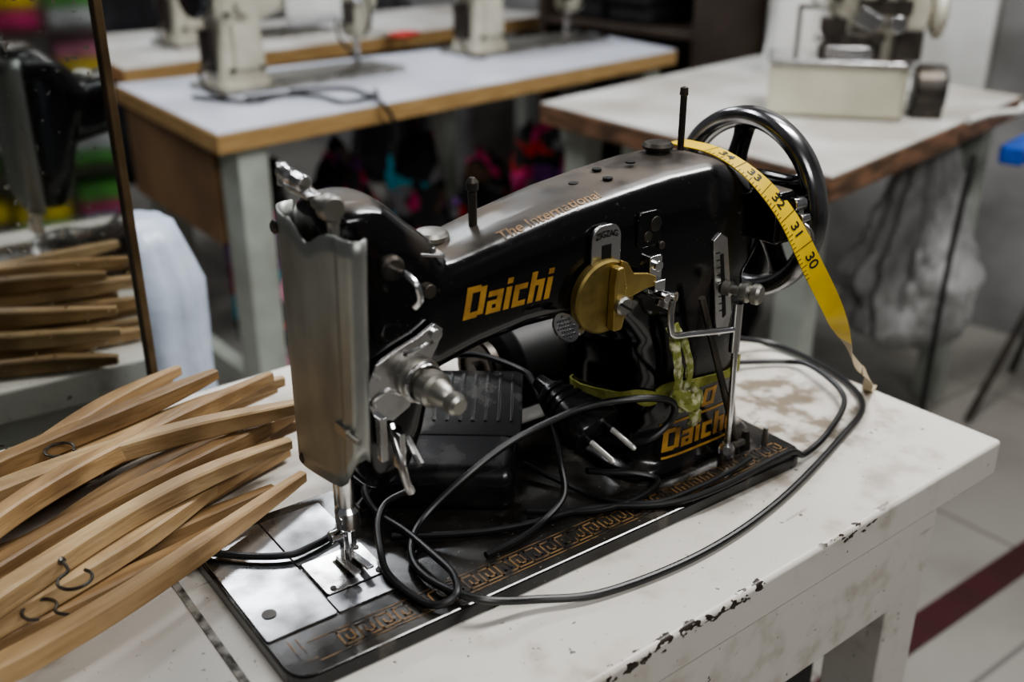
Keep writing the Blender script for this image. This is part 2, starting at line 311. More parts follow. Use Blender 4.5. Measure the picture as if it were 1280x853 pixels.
# bed
g=G()
def rr(x0,y0,x1,y1,r,n=6):
    o=[]
    for cx,cy,a0 in((x1-r,y0+r,-90),(x1-r,y1-r,0),(x0+r,y1-r,90),(x0+r,y0+r,180)):
        for k in range(n+1):
            q=R(a0+90*k/n);o.append((cx+r*math.cos(q),cy+r*math.sin(q)))
    return o
ol=rr(-.010,0,.448,.178,.016)
g.prism(ol,.0,.0115)
zt=.0118
def bedr(x0,y0,x1,y1): rect(g,x0,y0,x1,y1,lambda x,y:(x,y,zt),1,.5)
bedr(.012,.0090,.436,.0100);bedr(.012,.0285,.30,.0295)
x=.03
while x<.43:
    for (a,b_,c_,d_) in [(0,.0120,.0016,.0265),(0,.0249,.0105,.0265),(.0089,.0150,.0105,.0265),(.0040,.0150,.0105,.0166),(.0040,.0150,.0056,.0215)]:
        bedr(x+a,b_,x+c_,d_)
    bedr(x,.0120,x+.0132,.0134)
    x+=.0132
bedr(.002,.016,.0032,.036);bedr(.007,.020,.0082,.036);bedr(.0036,.0125,.012,.0134)
bed=link("bed",g,[M_BED,M_GOLD2],sm,bevel=.0015,smooth=False)
g=G();g.prism(rr(-.008,.042,.0405,.166,.002),.0116,.0130);o=link("slide_plate",g,M_PLATE,sm,bevel=.0004)
g=G();g.prism(rr(.0415,.042,.0885,.060,.001),.0116,.0130);link("slide_plate",g,M_PLATE,sm,bevel=.0004)
g=G();g.prism(rr(.0415,.1025,.0885,.166,.001),.0116,.0130);link("slide_plate",g,M_PLATE,sm,bevel=.0004)
g=G();g.prism(rr(.043,.061,.0885,.1015,.002),.0116,.0138);link("needle_plate",g,M_CHR,sm,bevel=.0005)
for x,y in((.049,.065),(.083,.065),(.083,.097)):
    g=G();g.cyl((x,y,.0137),(x,y,.0146),.0022,seg=12);link("plate_screw",g,M_DRK,sm)
g=G();g.box((.070,.083,.0140),(.016,.017,.0008))
for k in range(5): g.box((.064+k*.003,.083,.0148),(.0014,.014,.0016))
link("feed_dog",g,M_DRK,sm)
g=G();g.lathe([(.0001,.0131),(.0048,.0131),(.0048,.0136),(.0001,.0136)],(.004,.066,0),(0,0,1),16);link("plate_hole",g,M_DRK,sm)
# face plate : folded sheet with rolled near edge
g=G();sec=[(.0665,.0265),(.0630,.0240),(.0588,.0255),(.0572,.0315),(.0563,.036),(.0573,.041),(.0560,.050),(.0555,.075),(.0565,.105),(.060,.122),(.066,.130),(.074,.131)]
secs=cr([(a,b_,0) for a,b_ in sec],4)
def ztop(t): return .262-.013*math.exp(-((t-.076)/.018)**2)+ (0 if t<.1 else -.004)
def zbot(t): 
    if t<.055: return .0945+.028*((.055-t)/.032)**2
    return .0945-.014*(t-.055)/.075
vs=[];fs=[];nz=14
for p in secs:
    for k in range(nz+1):
        f=k/nz;dy=.012*(1-f)*max(0,1-(p.y-.024)/.04)
        vs.append((p.x,p.y+dy,zbot(p.y)+(ztop(p.y)-zbot(p.y))*f))
for i in range(len(secs)-1):
    for k in range(nz): fs.append((i*(nz+1)+k,(i+1)*(nz+1)+k,(i+1)*(nz+1)+k+1,i*(nz+1)+k+1))
g.add(vs,fs);fp=link("face_plate",g,M_FACE,sm,ang=60);so=fp.modifiers.new("s","SOLIDIFY");so.thickness=.0018;so.offset=1
for t,z in((.122,.246),(.110,.089)):
    g=G();g.lathe([(.0001,0),(.0042,0),(.0045,.0016),(.003,.003),(.0001,.003)],(.0575,t,z),(-1,0,0),14);link("plate_screw",g,M_DRK,sm)
g=G();g.cyl((.0545,.050,.140),(.0545,.024,.140),.0020,seg=10);g.box((.0545,.044,.140),(.004,.014,.006));link("plate_latch",g,M_STL,sm)
# head-top hinge and thumb screw
g=G();g.box((.064,.094,.2735),(.009,.030,.003));g.lathe([(.0001,0),(.0042,0),(.005,.001),(.005,.014),(.0036,.016),(.0036,.019),(.0052,.020),(.0052,.030),(.0040,.031),(.0001,.031)],(.060,.112,.283),(0,-1,-.06),20)
g.tube(cr([(.060,.104,.282),(.063,.098,.277),(.066,.090,.274),(.066,.080,.272)],5),.0036,10);g.cyl((.060,.112,.274),(.060,.112,.288),.0034,seg=14)
link("thread_lever_hinge",g,M_CHR,sm,bevel=.0008)
g=G();g.lathe([(.0001,0),(.0065,0),(.0078,.002),(.0078,.008),(.0065,.010),(.0045,.011),(.0045,.020),(.0001,.020)],(.062,.050,.273),(0,1,0),24);g.cyl((.066,.060,.252),(.064,.058,.274),.0036,seg=12);link("thumb_screw",g,M_STL,sm)
g=G();g.prism(rr(.100,.052,.138,.072,.006),.0,.0018,lambda x,y,z:(x,y,.2385-(x-.10)*.26+z));g.cyl((.107,.062,.237),(.107,.062,.2415),.0035,seg=12);g.cyl((.130,.062,.231),(.130,.062,.235),.0035,seg=12)
link("thread_guide_plate",g,M_CHR,sm,bevel=.0004)
g=G();g.lathe([(.0105,-.006),(.0105,.0),(.0115,.001),(.0118,.004),(.010,.0065),(.006,.0078),(.0001,.008)],(.150,.092,.227),(0,0,1),28);link("oil_cap",g,M_STL,sm)
g=G();g.lathe([(.0028,-.006),(.003,.030),(.0042,.031),(.0042,.036),(.002,.039),(.0001,.039)],(.180,.088,.226),(-.02,-.02,1),14);g.lathe([(.0065,-.004),(.0065,.0035),(.003,.0045),(.0001,.0045)],(.180,.088,.226),(0,0,1),16);link("spool_pin",g,M_DRK,sm)
g=G();g.lathe([(.0026,-.006),(.0026,.042),(.0034,.043),(.0030,.048),(.0001,.049)],(.376,.096,.252),(0,0,1),14);link("spool_pin",g,M_DRK,sm)
g=G();g.lathe([(.009,-.006),(.009,.003),(.011,.0035),(.012,.006),(.010,.0085),(.004,.010),(.0001,.010)],(.356,.100,.253),(0,0,1),22);link("oil_cap",g,M_DRK,sm)
for s,t in((.205,.088),(.228,.082),(.236,.095),(.265,.088),(.285,.075),(.292,.095),(.315,.085)):
    zz=.2245+.031*min(1,(s-.15)/.17)**.9+.0005
    g=G();g.lathe([(.0001,.0),(.0036,.0),(.0036,.0012),(.0001,.0012)],(s,t,zz-.0004),(0,0,1),14)
    link("oil_hole",g,M_INK,sm)
for s,z,r_ in((.303,.222,.0055),(.296,.214,.004),(.118,.214,.0045),(.112,.152,.004),(.345,.095,.003),(.31,.205,.003)):
    g=G();g.lathe([(.0001,.003),(r_,.003),(r_,-.004),(.0001,-.004)],(s,.0455,z),(0,-1,0),16)
    link("screw",g,M_DRK,sm,bevel=.0008)
g=G();g.prism(rr(.2865,.206,.3085,.232,.005),0,.003,lambda x,y,z:(x,.0465-z,y));link("cover_plate",g,M_BLK,sm,bevel=.001)
g=G();g.tube(cr([(.098,.050,.230),(.098,.036,.231),(.100,.028,.226),(.101,.027,.218),(.099,.030,.213)],6),.0022,10);link("thread_hook",g,M_CHR,sm)
g=G();g.lathe([(.0001,.003),(.006,.003),(.008,.001),(.008,-.004),(.0001,-.004)],(.096,.049,.232),(0,-1,0),20);link("shaft_cap",g,M_DRK,sm)
# tension assembly
g=G();pl=[(.072,.150),(.076,.140),(.088,.136),(.100,.142),(.110,.160),(.122,.178),(.126,.188),(.120,.193),(.108,.187),(.092,.182),(.078,.176),(.072,.165)]
g.prism(pl,.0425,.0455,lambda x,y,z:(x,z,y));g.box((.078,.040,.128),(.005,.006,.030));g.box((.088,.037,.118),(.004,.010,.026));g.tube(cr([(.076,.043,.150),(.070,.034,.158),(.076,.028,.166),(.086,.030,.160)],6),.0018,8)
g.cyl((.120,.043,.186),(.120,.040,.186),.004,seg=12);g.tube(cr([(.098,.042,.180),(.092,.030,.184),(.100,.024,.190),(.110,.030,.188)],6),.0014,8)
link("tension_plate",g,M_CHR,sm,bevel=.0006)
g=G();g.lathe([(.012,0),(.0145,.002),(.0145,.0035),(.012,.005),(.0145,.0065),(.0145,.008),(.009,.009),(.009,.012),(.0115,.014),(.0115,.022),(.009,.024),(.0075,.032),(.005,.035),(.007,.037),(.007,.043),(.005,.045),(.0001,.045)],(.106,.046,.160),(.10,-1,-.10),28);link("tension_knob",g,M_STL,sm)
g=G()
pts=[(.106+.0125*math.cos(q),.046-.008-.0016*q/6.28*1.2,.160+.0125*math.sin(q)) for q in [k*.35 for k in range(60)]]
g.tube(pts,.0008,6);link("spring",g,M_CHR,sm)
g=G();g.cyl((.098,.044,.120),(.098,.028,.108),.003,seg=10);g.tube(cr([(.088,.046,.132),(.086,.032,.112),(.088,.030,.098),(.091,.030,.090)],5),.0028,10);link("presser_lever",g,M_CHR,sm)
# needle bar, presser bar, foot
g=G();g.cyl((.070,.079,.120),(.070,.079,.046),.0056,seg=18);g.lathe([(.007,0),(.0085,.002),(.0085,.014),(.006,.017)],(.070,.079,.046),(0,0,1),18);g.cyl((.070,.079,.047),(.070,.079,.030),.0032,.002,seg=10);g.cyl((.062,.076,.055),(.070,.079,.055),.003,seg=10);g.cyl((.070,.079,.032),(.070,.079,.014),.0008,seg=6);link("needle_bar",g,M_CHR,sm)
g=G();g.cyl((.072,.092,.120),(.072,.092,.030),.0045,seg=16);g.box((.072,.088,.034),(.010,.012,.014));g.cyl((.060,.088,.036),(.070,.088,.036),.0045,seg=12)
g.box((.071,.086,.023),(.008,.006,.016))
for dx in(-.0048,.0048): g.prism([(-.0028,-.016),(.0028,-.016),(.0028,.012),(-.0028,.012)],0,.0022,lambda x,y,z:(.071+dx+x,.078+y,.0150+z+max(0,(-y-.008))*.5))
g.box((.071,.089,.0162),(.0125,.005,.003));link("presser_foot",g,M_CHR,sm,bevel=.0007)
# stitch dial
def yz(y0): return lambda x,y,z:(x,y0-z,y)
g=G();g.prism(rr(.2445,.192,.2705,.230,.010),0,.003,yz(.0455));link("stitch_plate",g,M_CHR,sm,bevel=.0006)
g=G();vs,fs=textmesh("ZIGZAG",.0062);g.add([(.2575+v.x*.85,.0420,.2235+v.y-.35*(v.x/.012)**2*.004) for v in vs],fs)
g.prism([(.2535,.205),(.2615,.205),(.2615,.216),(.2535,.216)],0,.0003,yz(.0424));link("engraving",g,M_INK,sm,smooth=False)
g=G();g.lathe([(.0001,.0),(.025,.0),(.0265,.001),(.0265,.0065),(.025,.008),(.019,.0085),(.0001,.0085)],(.2550,.0455,.180),(0,-1,0),48);link("stitch_dial",g,M_BRASS2,sm)
g=G();g.prism([(.2545,.157),(.2625,.157),(.2655,.168),(.2655,.190),(.2625,.203),(.2565,.203),(.2550,.190),(.2550,.170)],.0,.0085,yz(.0372));link("dial_grip",g,M_BRASS,sm,bevel=.0018)
g=G();g.prism([(.264,.180),(.274,.177),(.288,.180),(.297,.180),(.298,.187),(.290,.191),(.276,.194),(.270,.203),(.264,.206)],.0,.0035,yz(.0372));link("dial_crank",g,M_BRASS,sm,bevel=.001)
g=G();g.lathe([(.0001,0),(.0064,0),(.0068,.001),(.0068,.0035),(.0055,.005),(.0001,.005)],(.2605,.0290,.176),(0,-1,0),18);g.box((.2605,.0236,.176),(.012,.0012,.0017),1,mtx=Matrix.Rotation(.6,4,'Y'));link("dial_screw",g,[M_STL,M_INK],sm)
g=G();g.prism(rr(.296,.172,.308,.200,.002),0,.006,yz(.0455));g.box((.300,.038,.180),(.010,.012,.008));g.cyl((.302,.045,.172),(.302,.026,.172),.0035,seg=12);g.box((.308,.036,.164),(.014,.004,.007),mtx=Matrix.Rotation(.5,4,'Y'));g.cyl((.302,.046,.193),(.302,.036,.193),.004,seg=12);link("lever_bracket",g,M_CHR,sm,bevel=.0008)
g=G();g.prism([(.362,.198),(.369,.203),(.377,.198),(.389,.135),(.386,.120),(.376,.118),(.372,.130)],0,.0025,yz(.0448));link("scale_plate",g,M_CHR,sm,bevel=.0006)
g=G();g.prism([(.3705,.186),(.3735,.186),(.3820,.135),(.3790,.133)],0,.0006,yz(.0424))
for k in range(9):
    g.prism([(.3658+k*.0011,.188-k*.006),(.3695+k*.0011,.188-k*.006),(.3695+k*.0011,.1873-k*.006),(.3658+k*.0011,.1873-k*.006)],0,.0005,yz(.0424))
link("scale_marking",g,M_INK,sm,smooth=False)
g=G();g.lathe([(.0001,.0),(.006,.0),(.006,.006),(.004,.007),(.004,.012),(.0075,.014),(.008,.016),(.008,.020),(.006,.022),(.008,.024),(.008,.028),(.0065,.030),(.0001,.030)],(.378,.043,.158),(.35,-1,0),24);link("stitch_length_knob",g,M_STL,sm)
g=G();g.tube(cr([(.312,.030,.172),(.309,.029,.160),(.309,.028,.146),(.313,.028,.140),(.330,.028,.137),(.352,.028,.133),(.370,.028,.130)],6),.0026,12);g.cyl((.308,.040,.170),(.312,.028,.170),.004,seg=12)
g.tube(cr([(.370,.028,.130),(.378,.028,.128),(.3795,.028,.120),(.380,.027,.060),(.380,.027,.016)],6),.0026,12);g.lathe([(.0065,0),(.0065,.014),(.0045,.017),(.0001,.017)],(.380,.027,.012),(0,0,1),16);g.cyl((.3785,.028,.150),(.3785,.028,.110),.0042,seg=12)
link("lifter_rod",g,M_CHR,sm)
g=G();g.tube([(.345,.034,.160),(.392,.030,.030),(.396,.030,.014)],.0028,10);g.tube([(.385,.026,.026),(.402,.030,.022)],.003,8)
g.cyl((.410,.034,.011),(.410,.034,.028),.005,.003,seg=12);g.cyl((.398,.046,.011),(.398,.046,.020),.006,seg=12);link("brace_rod",g,M_DRK,sm)
g=G();g.cyl((.430,.030,.011),(.430,.030,.026),.0035,.002,seg=10);link("hinge_pin",g,M_STL,sm)
tax=Vector((.15,-.75,.65)).normalized()
g=G();g.lathe([(.0001,0),(.009,0),(.0105,.001),(.0105,.003),(.0001,.003)],(.2165,.036,.167),tax,24);g.tube(cr([(.223,.036,.165),(.232,.038,.160),(.240,.045,.163)],5),.0026,8);link("thumb_tab",g,M_CHR,sm)
g=G();tu=Vector((1,0,0));tu=(tu-tax*tu.dot(tax)).normalized();tv=tax.cross(tu);tc0=Vector((.2165,.036,.167))+tax*.0031
for i in range(-3,4):
    for j in range(-3,4):
        if i*i+j*j<10: g.lathe([(.0001,0),(.0009,0),(.0009,.0004),(.0001,.0004)],tc0+tu*i*.0026+tv*j*.0026,tax,8)
link("tab_knurling",g,M_INK,sm)
# handwheel
WC=Vector((.455,.0955,.199));ax=Vector((1,0,0))
g=G();prof=[(Rr,h) for Rr,h in ((.0775,-.004),(.0775,.005),(.0755,.0085),(.070,.0095),(.0640,.0075),(.0610,.002),(.0625,-.0045),(.067,-.0095),(.0735,-.0100),(.0765,-.0075))]
loops=[[WC+ax*h+Vector((0,math.cos(a_),math.sin(a_)))*r_ for a_ in [2*math.pi*k/80 for k in range(80)]] for r_,h in prof]
g.loft(loops,0,False,True);hw=link("handwheel_rim",g,mat("worn_dark_chrome",(.38,.38,.39),(.03,.03,.03),16,.16,1,.30,thresh=(.40,.64)),sm,ang=60)
g=G();g.lathe([(.0001,-.010),(.020,-.010),(.024,-.008),(.024,.010),(.018,.016),(.0001,.016)],WC,ax,32)
for k in range(5):
    a0=2*math.pi*k/5+.95
    pth=[];
    for j in range(9):
        u=j/8;r_=.018+u*.048;aa=a0+.50*math.sin(u*math.pi*.5)
        pth.append((WC+Vector((-.004+.004*u,math.cos(aa)*r_,math.sin(aa)*r_)),.0165-.0078*math.sin(u*math.pi*.75)+(.006 if j==8 else 0)))
    loops=[]
    for j,(p_,w_) in enumerate(pth):
        T=(pth[min(j+1,8)][0]-pth[max(j-1,0)][0]);T.x=0;T.normalize();bb=T.cross(ax)
        loops.append([p_+bb*w_*math.cos(q)+ax*.0055*math.sin(q) for q in [2*math.pi*i/12 for i in range(12)]])
    g.loft(loops)
g.cyl(WC+Vector((-.025,0,0)),WC+Vector((-.006,0,0)),.020,seg=24)
link("handwheel_hub",g,M_BLK,sm)
g=G();g.lathe([(.0001,.016),(.017,.016),(.019,.018),(.019,.026),(.015,.030),(.0001,.030)],WC,ax,28);link("clutch_knob",g,M_CHR,sm)
g=G();g.box((.437,.034,.203),(.008,.008,.030));g.cyl((.432,.031,.216),(.444,.030,.216),.0055,seg=16);g.cyl((.432,.031,.192),(.446,.030,.192),.0048,seg=14);g.tube(cr([(.440,.030,.203),(.445,.022,.196),(.446,.020,.184),(.442,.022,.176)],5),.0026,8);g.cyl((.434,.024,.206),(.444,.024,.206),.0036,seg=12);link("bobbin_winder",g,M_CHR,sm,bevel=.001)
g=G();g.box((.428,.046,.206),(.020,.030,.042));link("winder_bracket",g,M_BLK,sm,bevel=.004)
# motor behind the column
g=G();g.lathe([(.0001,0),(.034,.0),(.042,.008),(.042,.125),(.034,.135),(.0001,.135)],(.275,.203,.058),(1,0,0),32);g.box((.36,.17,.082),(.05,.06,.03));link("motor",g,M_PLAS2,sm,bevel=.002)
g=G();g.lathe([(.010,-.001),(.010,-.008),(.026,-.010),(.026,-.004),(.021,-.006),(.026,-.016),(.022,-.016),(.020,-.013),(.008,-.013),(.007,-.018),(.0001,-.018)],(.273,.203,.060),(1,0,0),28);link("motor_pulley",g,M_DRK,sm)
# ------------------------------------------------------------------ cloth tie around the column
def mobj(g): g.v=[Wm(*v) for v in g.v];return g
def ribbon(g,pts,nrm,width,thick=.0006,mi=0,n=8,wf=None):
    P=cr(pts,n);K=len(P);loops=[]
    NN=cr(nrm,n)
    fr=[]
    for i,p in enumerate(P):
        T=(P[min(i+1,K-1)]-P[max(i-1,0)]).normalized();N=NN[i]-T*NN[i].dot(T);N.normalize();B=T.cross(N)
        w_=width*(wf(i/(K-1)) if wf else 1)/2
        fr.append((p,T,N,B))
        loops.append([p-B*w_-N*thick/2,p+B*w_-N*thick/2,p+B*w_+N*thick/2,p-B*w_+N*thick/2])
    g.loft(loops,mi);return fr
tie=empty("cloth_tie",Wm(.33,.045,.07),0,"yellow-green printed cloth strip tied around the machine column","cloth strip")
def tieobj(name,g,m=M_GREEN):
    mobj(g);o=link(name,g,m,None,ang=60);o.parent=tie;o.matrix_parent_inverse=Matrix.Translation(tie.location).inverted();return o
def cloth_rope(g,path,w,th,seed,n=7):
    P=cr(path,n);K=len(P);loops=[];up=None
    for i,p in enumerate(P):
        T=(P[min(i+1,K-1)]-P[max(i-1,0)]).normalized()
        if up is None: up=Vector((0,-1,0)) if abs(T.y)<.9 else Vector((0,0,1))
        up=(up-T*up.dot(T)).normalized();b_=T.cross(up);lp_=[]
        for k in range(16):
            q=2*math.pi*k/16;k_=1+.75*mn.noise(Vector((math.cos(q)*2.2+seed,math.sin(q)*2.2,i*.22)))
            lp_.append(p+b_*math.cos(q)*w*k_+up*math.sin(q)*th*k_)
        loops.append(lp_)
    g.loft(loops)
g=G();cs=sup(.3660,.0995,.0610,.0535,28,4);lp=[];ln=[]
for k in range(29):
    x_,y_=cs[(k+18)%28];ex,ey=(x_-.366)/.0610,(y_-.0995)/.0535
    lp.append((x_,y_,.081+.002*math.sin(k*1.3)-.026*(y_-.046)/.106));nv=Vector((ex**3,ey**3,.10*math.sin(k*2.1))).normalized();ln.append(tuple(nv))
ribbon(g,lp,ln,.012,.0016,n=4,wf=lambda u:.8+.3*math.sin(u*41));tieobj("band",g,mat("olive_cloth",(.20,.21,.03),(.34,.34,.10),70,.85,bump=.5,bscale=140))
g=G()
cloth_rope(g,[(.331,.038,.080),(.327,.034,.094),(.322,.031,.112),(.319,.033,.130),(.316,.036,.144)],.0040,.0016,3)
cloth_rope(g,[(.334,.037,.080),(.335,.032,.094),(.333,.030,.112),(.328,.033,.130),(.320,.035,.144)],.0030,.0015,9)
tieobj("strip",g)
g=G();cloth_rope(g,[(.324,.038,.086),(.331,.030,.081),(.339,.028,.079),(.348,.036,.083)],.0070,.0050,5)
cloth_rope(g,[(.334,.034,.080),(.338,.028,.073),(.340,.027,.066),(.343,.031,.058)],.0050,.0026,12)
cloth_rope(g,[(.328,.036,.076),(.335,.028,.078),(.343,.032,.075)],.0045,.0045,31)
tieobj("knot",g)
# ------------------------------------------------------------------ foot pedal under arm
pc=Wm(.196,.148,0);pedal=empty("foot_pedal",(pc.x,pc.y,.7620),MA+R(-38),"black plastic foot control with dusty tread beneath the machine arm","foot pedal")
M_TRD=mat("dusty_glossy_tread",(.014,.014,.014),(.10,.093,.083),34,.24,.0,.45,thresh=(.48,.78))
zk=.88
g=G();g.prism([(-.062,0),(.066,0),(.064,.052*zk),(.030,.056*zk),(-.010,.046*zk),(-.050,.040*zk),(-.060,.034*zk)],-.072,.052,lambda x,y,z:(z,x,y));link("housing",g,M_PLAS,pedal,bevel=.009,seg=4)
g=G();g.prism([(-.016,.046*zk),(.006,.056*zk),(.035,.064*zk),(.062,.066*zk),(.062,.050*zk),(-.016,.040*zk)],-.030,.056,lambda x,y,z:(z,x,y))
for k in range(8): g.prism([(-.004,.0530*zk),(.006,.0568*zk),(.035,.0650*zk),(.058,.0670*zk),(.058,.0600*zk),(-.004,.050*zk)],-.0016,.0016,lambda x,y,z:(-.022+k*.0100+z,x,y))
link("tread",g,M_TRD,pedal,bevel=.0010)
# ------------------------------------------------------------------ cables
cab=empty("power_cable",Wm(.45,.05,.005),0,"black power cable with two-pin plug looped over the machine bed","cable")
def cabobj(name,g,m):
    mobj(g);o=link(name,g,m,None);o.parent=cab;o.matrix_parent_inverse=Matrix.Translation(cab.location).inverted();return o
ca=[(500,190,34),(530,190,30),(560,186,18),(604,164,6),(600,88,4),(567,33,4),(498,5,4),(381,-29,4),(285,-42,4),(201,-35,4),(155,-18,8),(118,-5,17),(103,30,17),(107,62,18),(130,84,25),(172,83,50),(214,81,66),(258,62,84),(290,42,90),(318,32,84),(322,34,66),(300,40,52),(285,70,46),(272,110,60),(266,116,70)]
g=G();g.tube(cr([(a/1000,b/1000,c/1000) for a,b,c in ca],8),.0028,10);cabobj("cord",g,M_RUB)
pc0=Vector((.2660,.072,.068));dr=Vector((.20,-.90,-.38)).normalized()
sd_=dr.cross(Vector((0,0,1))).normalized();upv=sd_.cross(dr)
def psec(d_,a_,b_): 
    c_=pc0+dr*d_
    return [c_+sd_*x+upv*y for x,y in sup(0,0,a_,b_,20,3.5)]
g=G();g.loft([psec(-.048,.005,.005),psec(-.038,.0065,.0065),psec(-.036,.009,.008),psec(-.014,.017,.012),psec(.004,.024,.0155),psec(.013,.025,.016),psec(.015,.024,.015)])
for k in range(3): g.loft([psec(-.034+k*.007,.0115+k*.0022,.0098+k*.001),psec(-.031+k*.007,.0125+k*.0022,.0104+k*.001)])
cabobj("plug",g,M_PLAS)
for sgn in(-1,1):
    g=G();c_=pc0+sd_*.0130*sgn;g.cyl(c_+dr*.013,c_+dr*.020,.0028,seg=12,mi=1);g.cyl(c_+dr*.020,c_+dr*.042,.0023,seg=12);g.lathe([(.0023,0),(.0016,.0018),(.0001,.0022)],c_+dr*.042,dr,12)
    cabobj("pin",g,[M_PIN,M_RUB])
def cable(pts,label,r_=.0026):
    g=G();g.tube(cr([(a/1000,b/1000,c/1000) for a,b,c in pts],8),r_,10);mobj(g);o=link("cable",g,M_RUB,center=True);tag(o,label,"cable");return o
cable([(430,172,60),(470,178,24),(520,165,10),(580,136,5),(584,104,10),(556,46,10),(494,14,9),(450,4,6),(426,2,16),(344,0,15),(293,8,15),(247,36,15),(190,49,15),(150,66,15),(108,90,17)],"thin black cable running across the machine bed and table")
cable([(140,150,28),(112,134,34),(108,112,26),(115,85,22),(116,50,22),(115,22,22),(106,5,20),(92,8,16),(86,28,15),(84,55,17),(90,74,22),(102,98,27),(118,112,30),(140,110,34)],"black motor cord curled beside the presser foot")
cable([(-60,178,5),(-25,172,5),(-6,150,16),(18,126,17),(40,112,17),(56,112,17),(74,116,17),(98,126,22),(118,136,30)],"black cord passing under the wooden hangers")
cable([(205,245,70),(231,212,78),(255,190,80),(268,150,78),(262,128,78),(256,112,74),(246,80,60),(236,60,46),(228,46,28),(205,42,16),(180,36,15),(150,34,15)],"black cord rising over the foot pedal")
cable([(205,60,16),(222,48,15),(250,30,15),(285,26,15),(312,34,16),(300,48,20),(280,56,24),(262,60,30)],"short loop of black cord on the machine bed")
cable([(240,110,20),(250,80,16),(262,40,15),(290,14,15),(330,10,15),(372,12,15),(395,14,17)],"black cord running beside the machine column base",.0022)
# ------------------------------------------------------------------ measuring tape
tape=empty("measuring_tape",Wm(.39,.07,.256),0,"yellow measuring tape with black numbers draped beside the handwheel","measuring tape")
def tobj(name,g,m):
    mobj(g);o=link(name,g,m,None,ang=60);o.parent=tape;o.matrix_parent_inverse=Matrix.Translation(tape.location).inverted();return o
tp=[(.386,.139,.222),(.389,.124,.2505),(.392,.100,.2545),(.397,.072,.2515),(.406,.045,.237),(.420,.024,.210),(.434,.006,.172),(.452,-.003,.138),(.484,.004,.100),(.520,.016,.066),(.546,.018,.044),(.572,.034,.020),(.598,.050,.0025),(.612,.056,.0022)]
tn=[(0,.8,.4),(0,.3,1),(0,0,1),(.1,-.25,1),(.2,-.8,.6),(.1,-1,.35),(-.2,-1,.2),(-.6,-.8,.1),(-1,-.1,.1),(-.9,.3,.4),(-.3,-.5,.8),(.2,-.4,1),(0,0,1),(0,0,1)]
g=G();fr=ribbon(g,tp,tn,.0205,.0007,0,8,wf=lambda u:1 if u<.42 else 1-.5*min(1,(u-.42)*4))
g.m=[0 if i<(len(fr)-1)*4*.62 else 1 for i in range(len(g.m))];tobj("strap",g,[M_TAPE,M_TAPE2])
L=[0]
for i in range(1,len(fr)): L.append(L[-1]+(fr[i][0]-fr[i-1][0]).length)
def at(l):
    for i in range(1,len(fr)):
        if L[i]>=l:
            u=(l-L[i-1])/(L[i]-L[i-1]);return [fr[i-1][k].lerp(fr[i][k],u) for k in range(4)]
    return fr[-1]
g=G()
def put(l,b_):
    p,T,N,B=at(l);return p-B*b_+N*.0008   # -B keeps the figures readable (not mirrored)
for k,num in enumerate(("34","33","32","31","30")):
    l0=.089+k*.0262;vs,fs=textmesh(num,.0128)
    g.add([put(l0+v.x,v.y+.0012) for v in vs],fs)
    for j in range(8):
        l=l0-.0131+j*.0262/8;h=.0205 if j==0 else (.006 if j%4==0 else .0035)
        g.add([put(l,-.0102),put(l+.0006,-.0102),put(l+.0006,-.0102+h),put(l,-.0102+h)],[(0,1,2,3)])
tobj("printed_numbers",g,M_INK)
# ------------------------------------------------------------------ wooden hangers
HG=[([(133,315),(21,307),(-111,252)],43,1,.80),([(124,286),(8,235),(-123,199)],26,0,0),([(91,207),(-27,184),(-133,147)],43,1,.86),
([(89,183),(-46,133),(-146,96)],26,0,.78),([(33,194),(-77,156),(-140,139)],9,2,0),([(64,406),(-24,360),(-99,323)],26,1,.8),
([(104,374),(12,365),(-94,345)],9,0,0),([(48,436),(-20,402),(-91,364)],9,2,0),([(117,294),(-15,249),(-119,237)],9,2,0),([(108,250),(-10,222),(-125,195)],9,0,0),
([(135,340),(30,328),(-90,285)],26,0,0),([(70,215),(-30,188),(-128,165)],9,2,0),([(70,385),(-30,336),(-110,290)],43,0,0),([(40,215),(-60,176),(-140,140)],26,1,0),
([(120,265),(0,218),(-118,168)],43,2,0),([(100,350),(0,330),(-100,300)],9,2,0),([(98,232),(-10,204),(-122,168)],26,0,0),([(112,300),(-8,258),(-112,196)],60,0,.70),([(110,320),(0,282),(-112,228)],9,2,0),([(125,258),(20,252),(-95,222)],26,2,0),([(78,330),(-22,302),(-120,262)],60,2,0),([(122,236),(5,240),(-110,232)],60,1,0)]
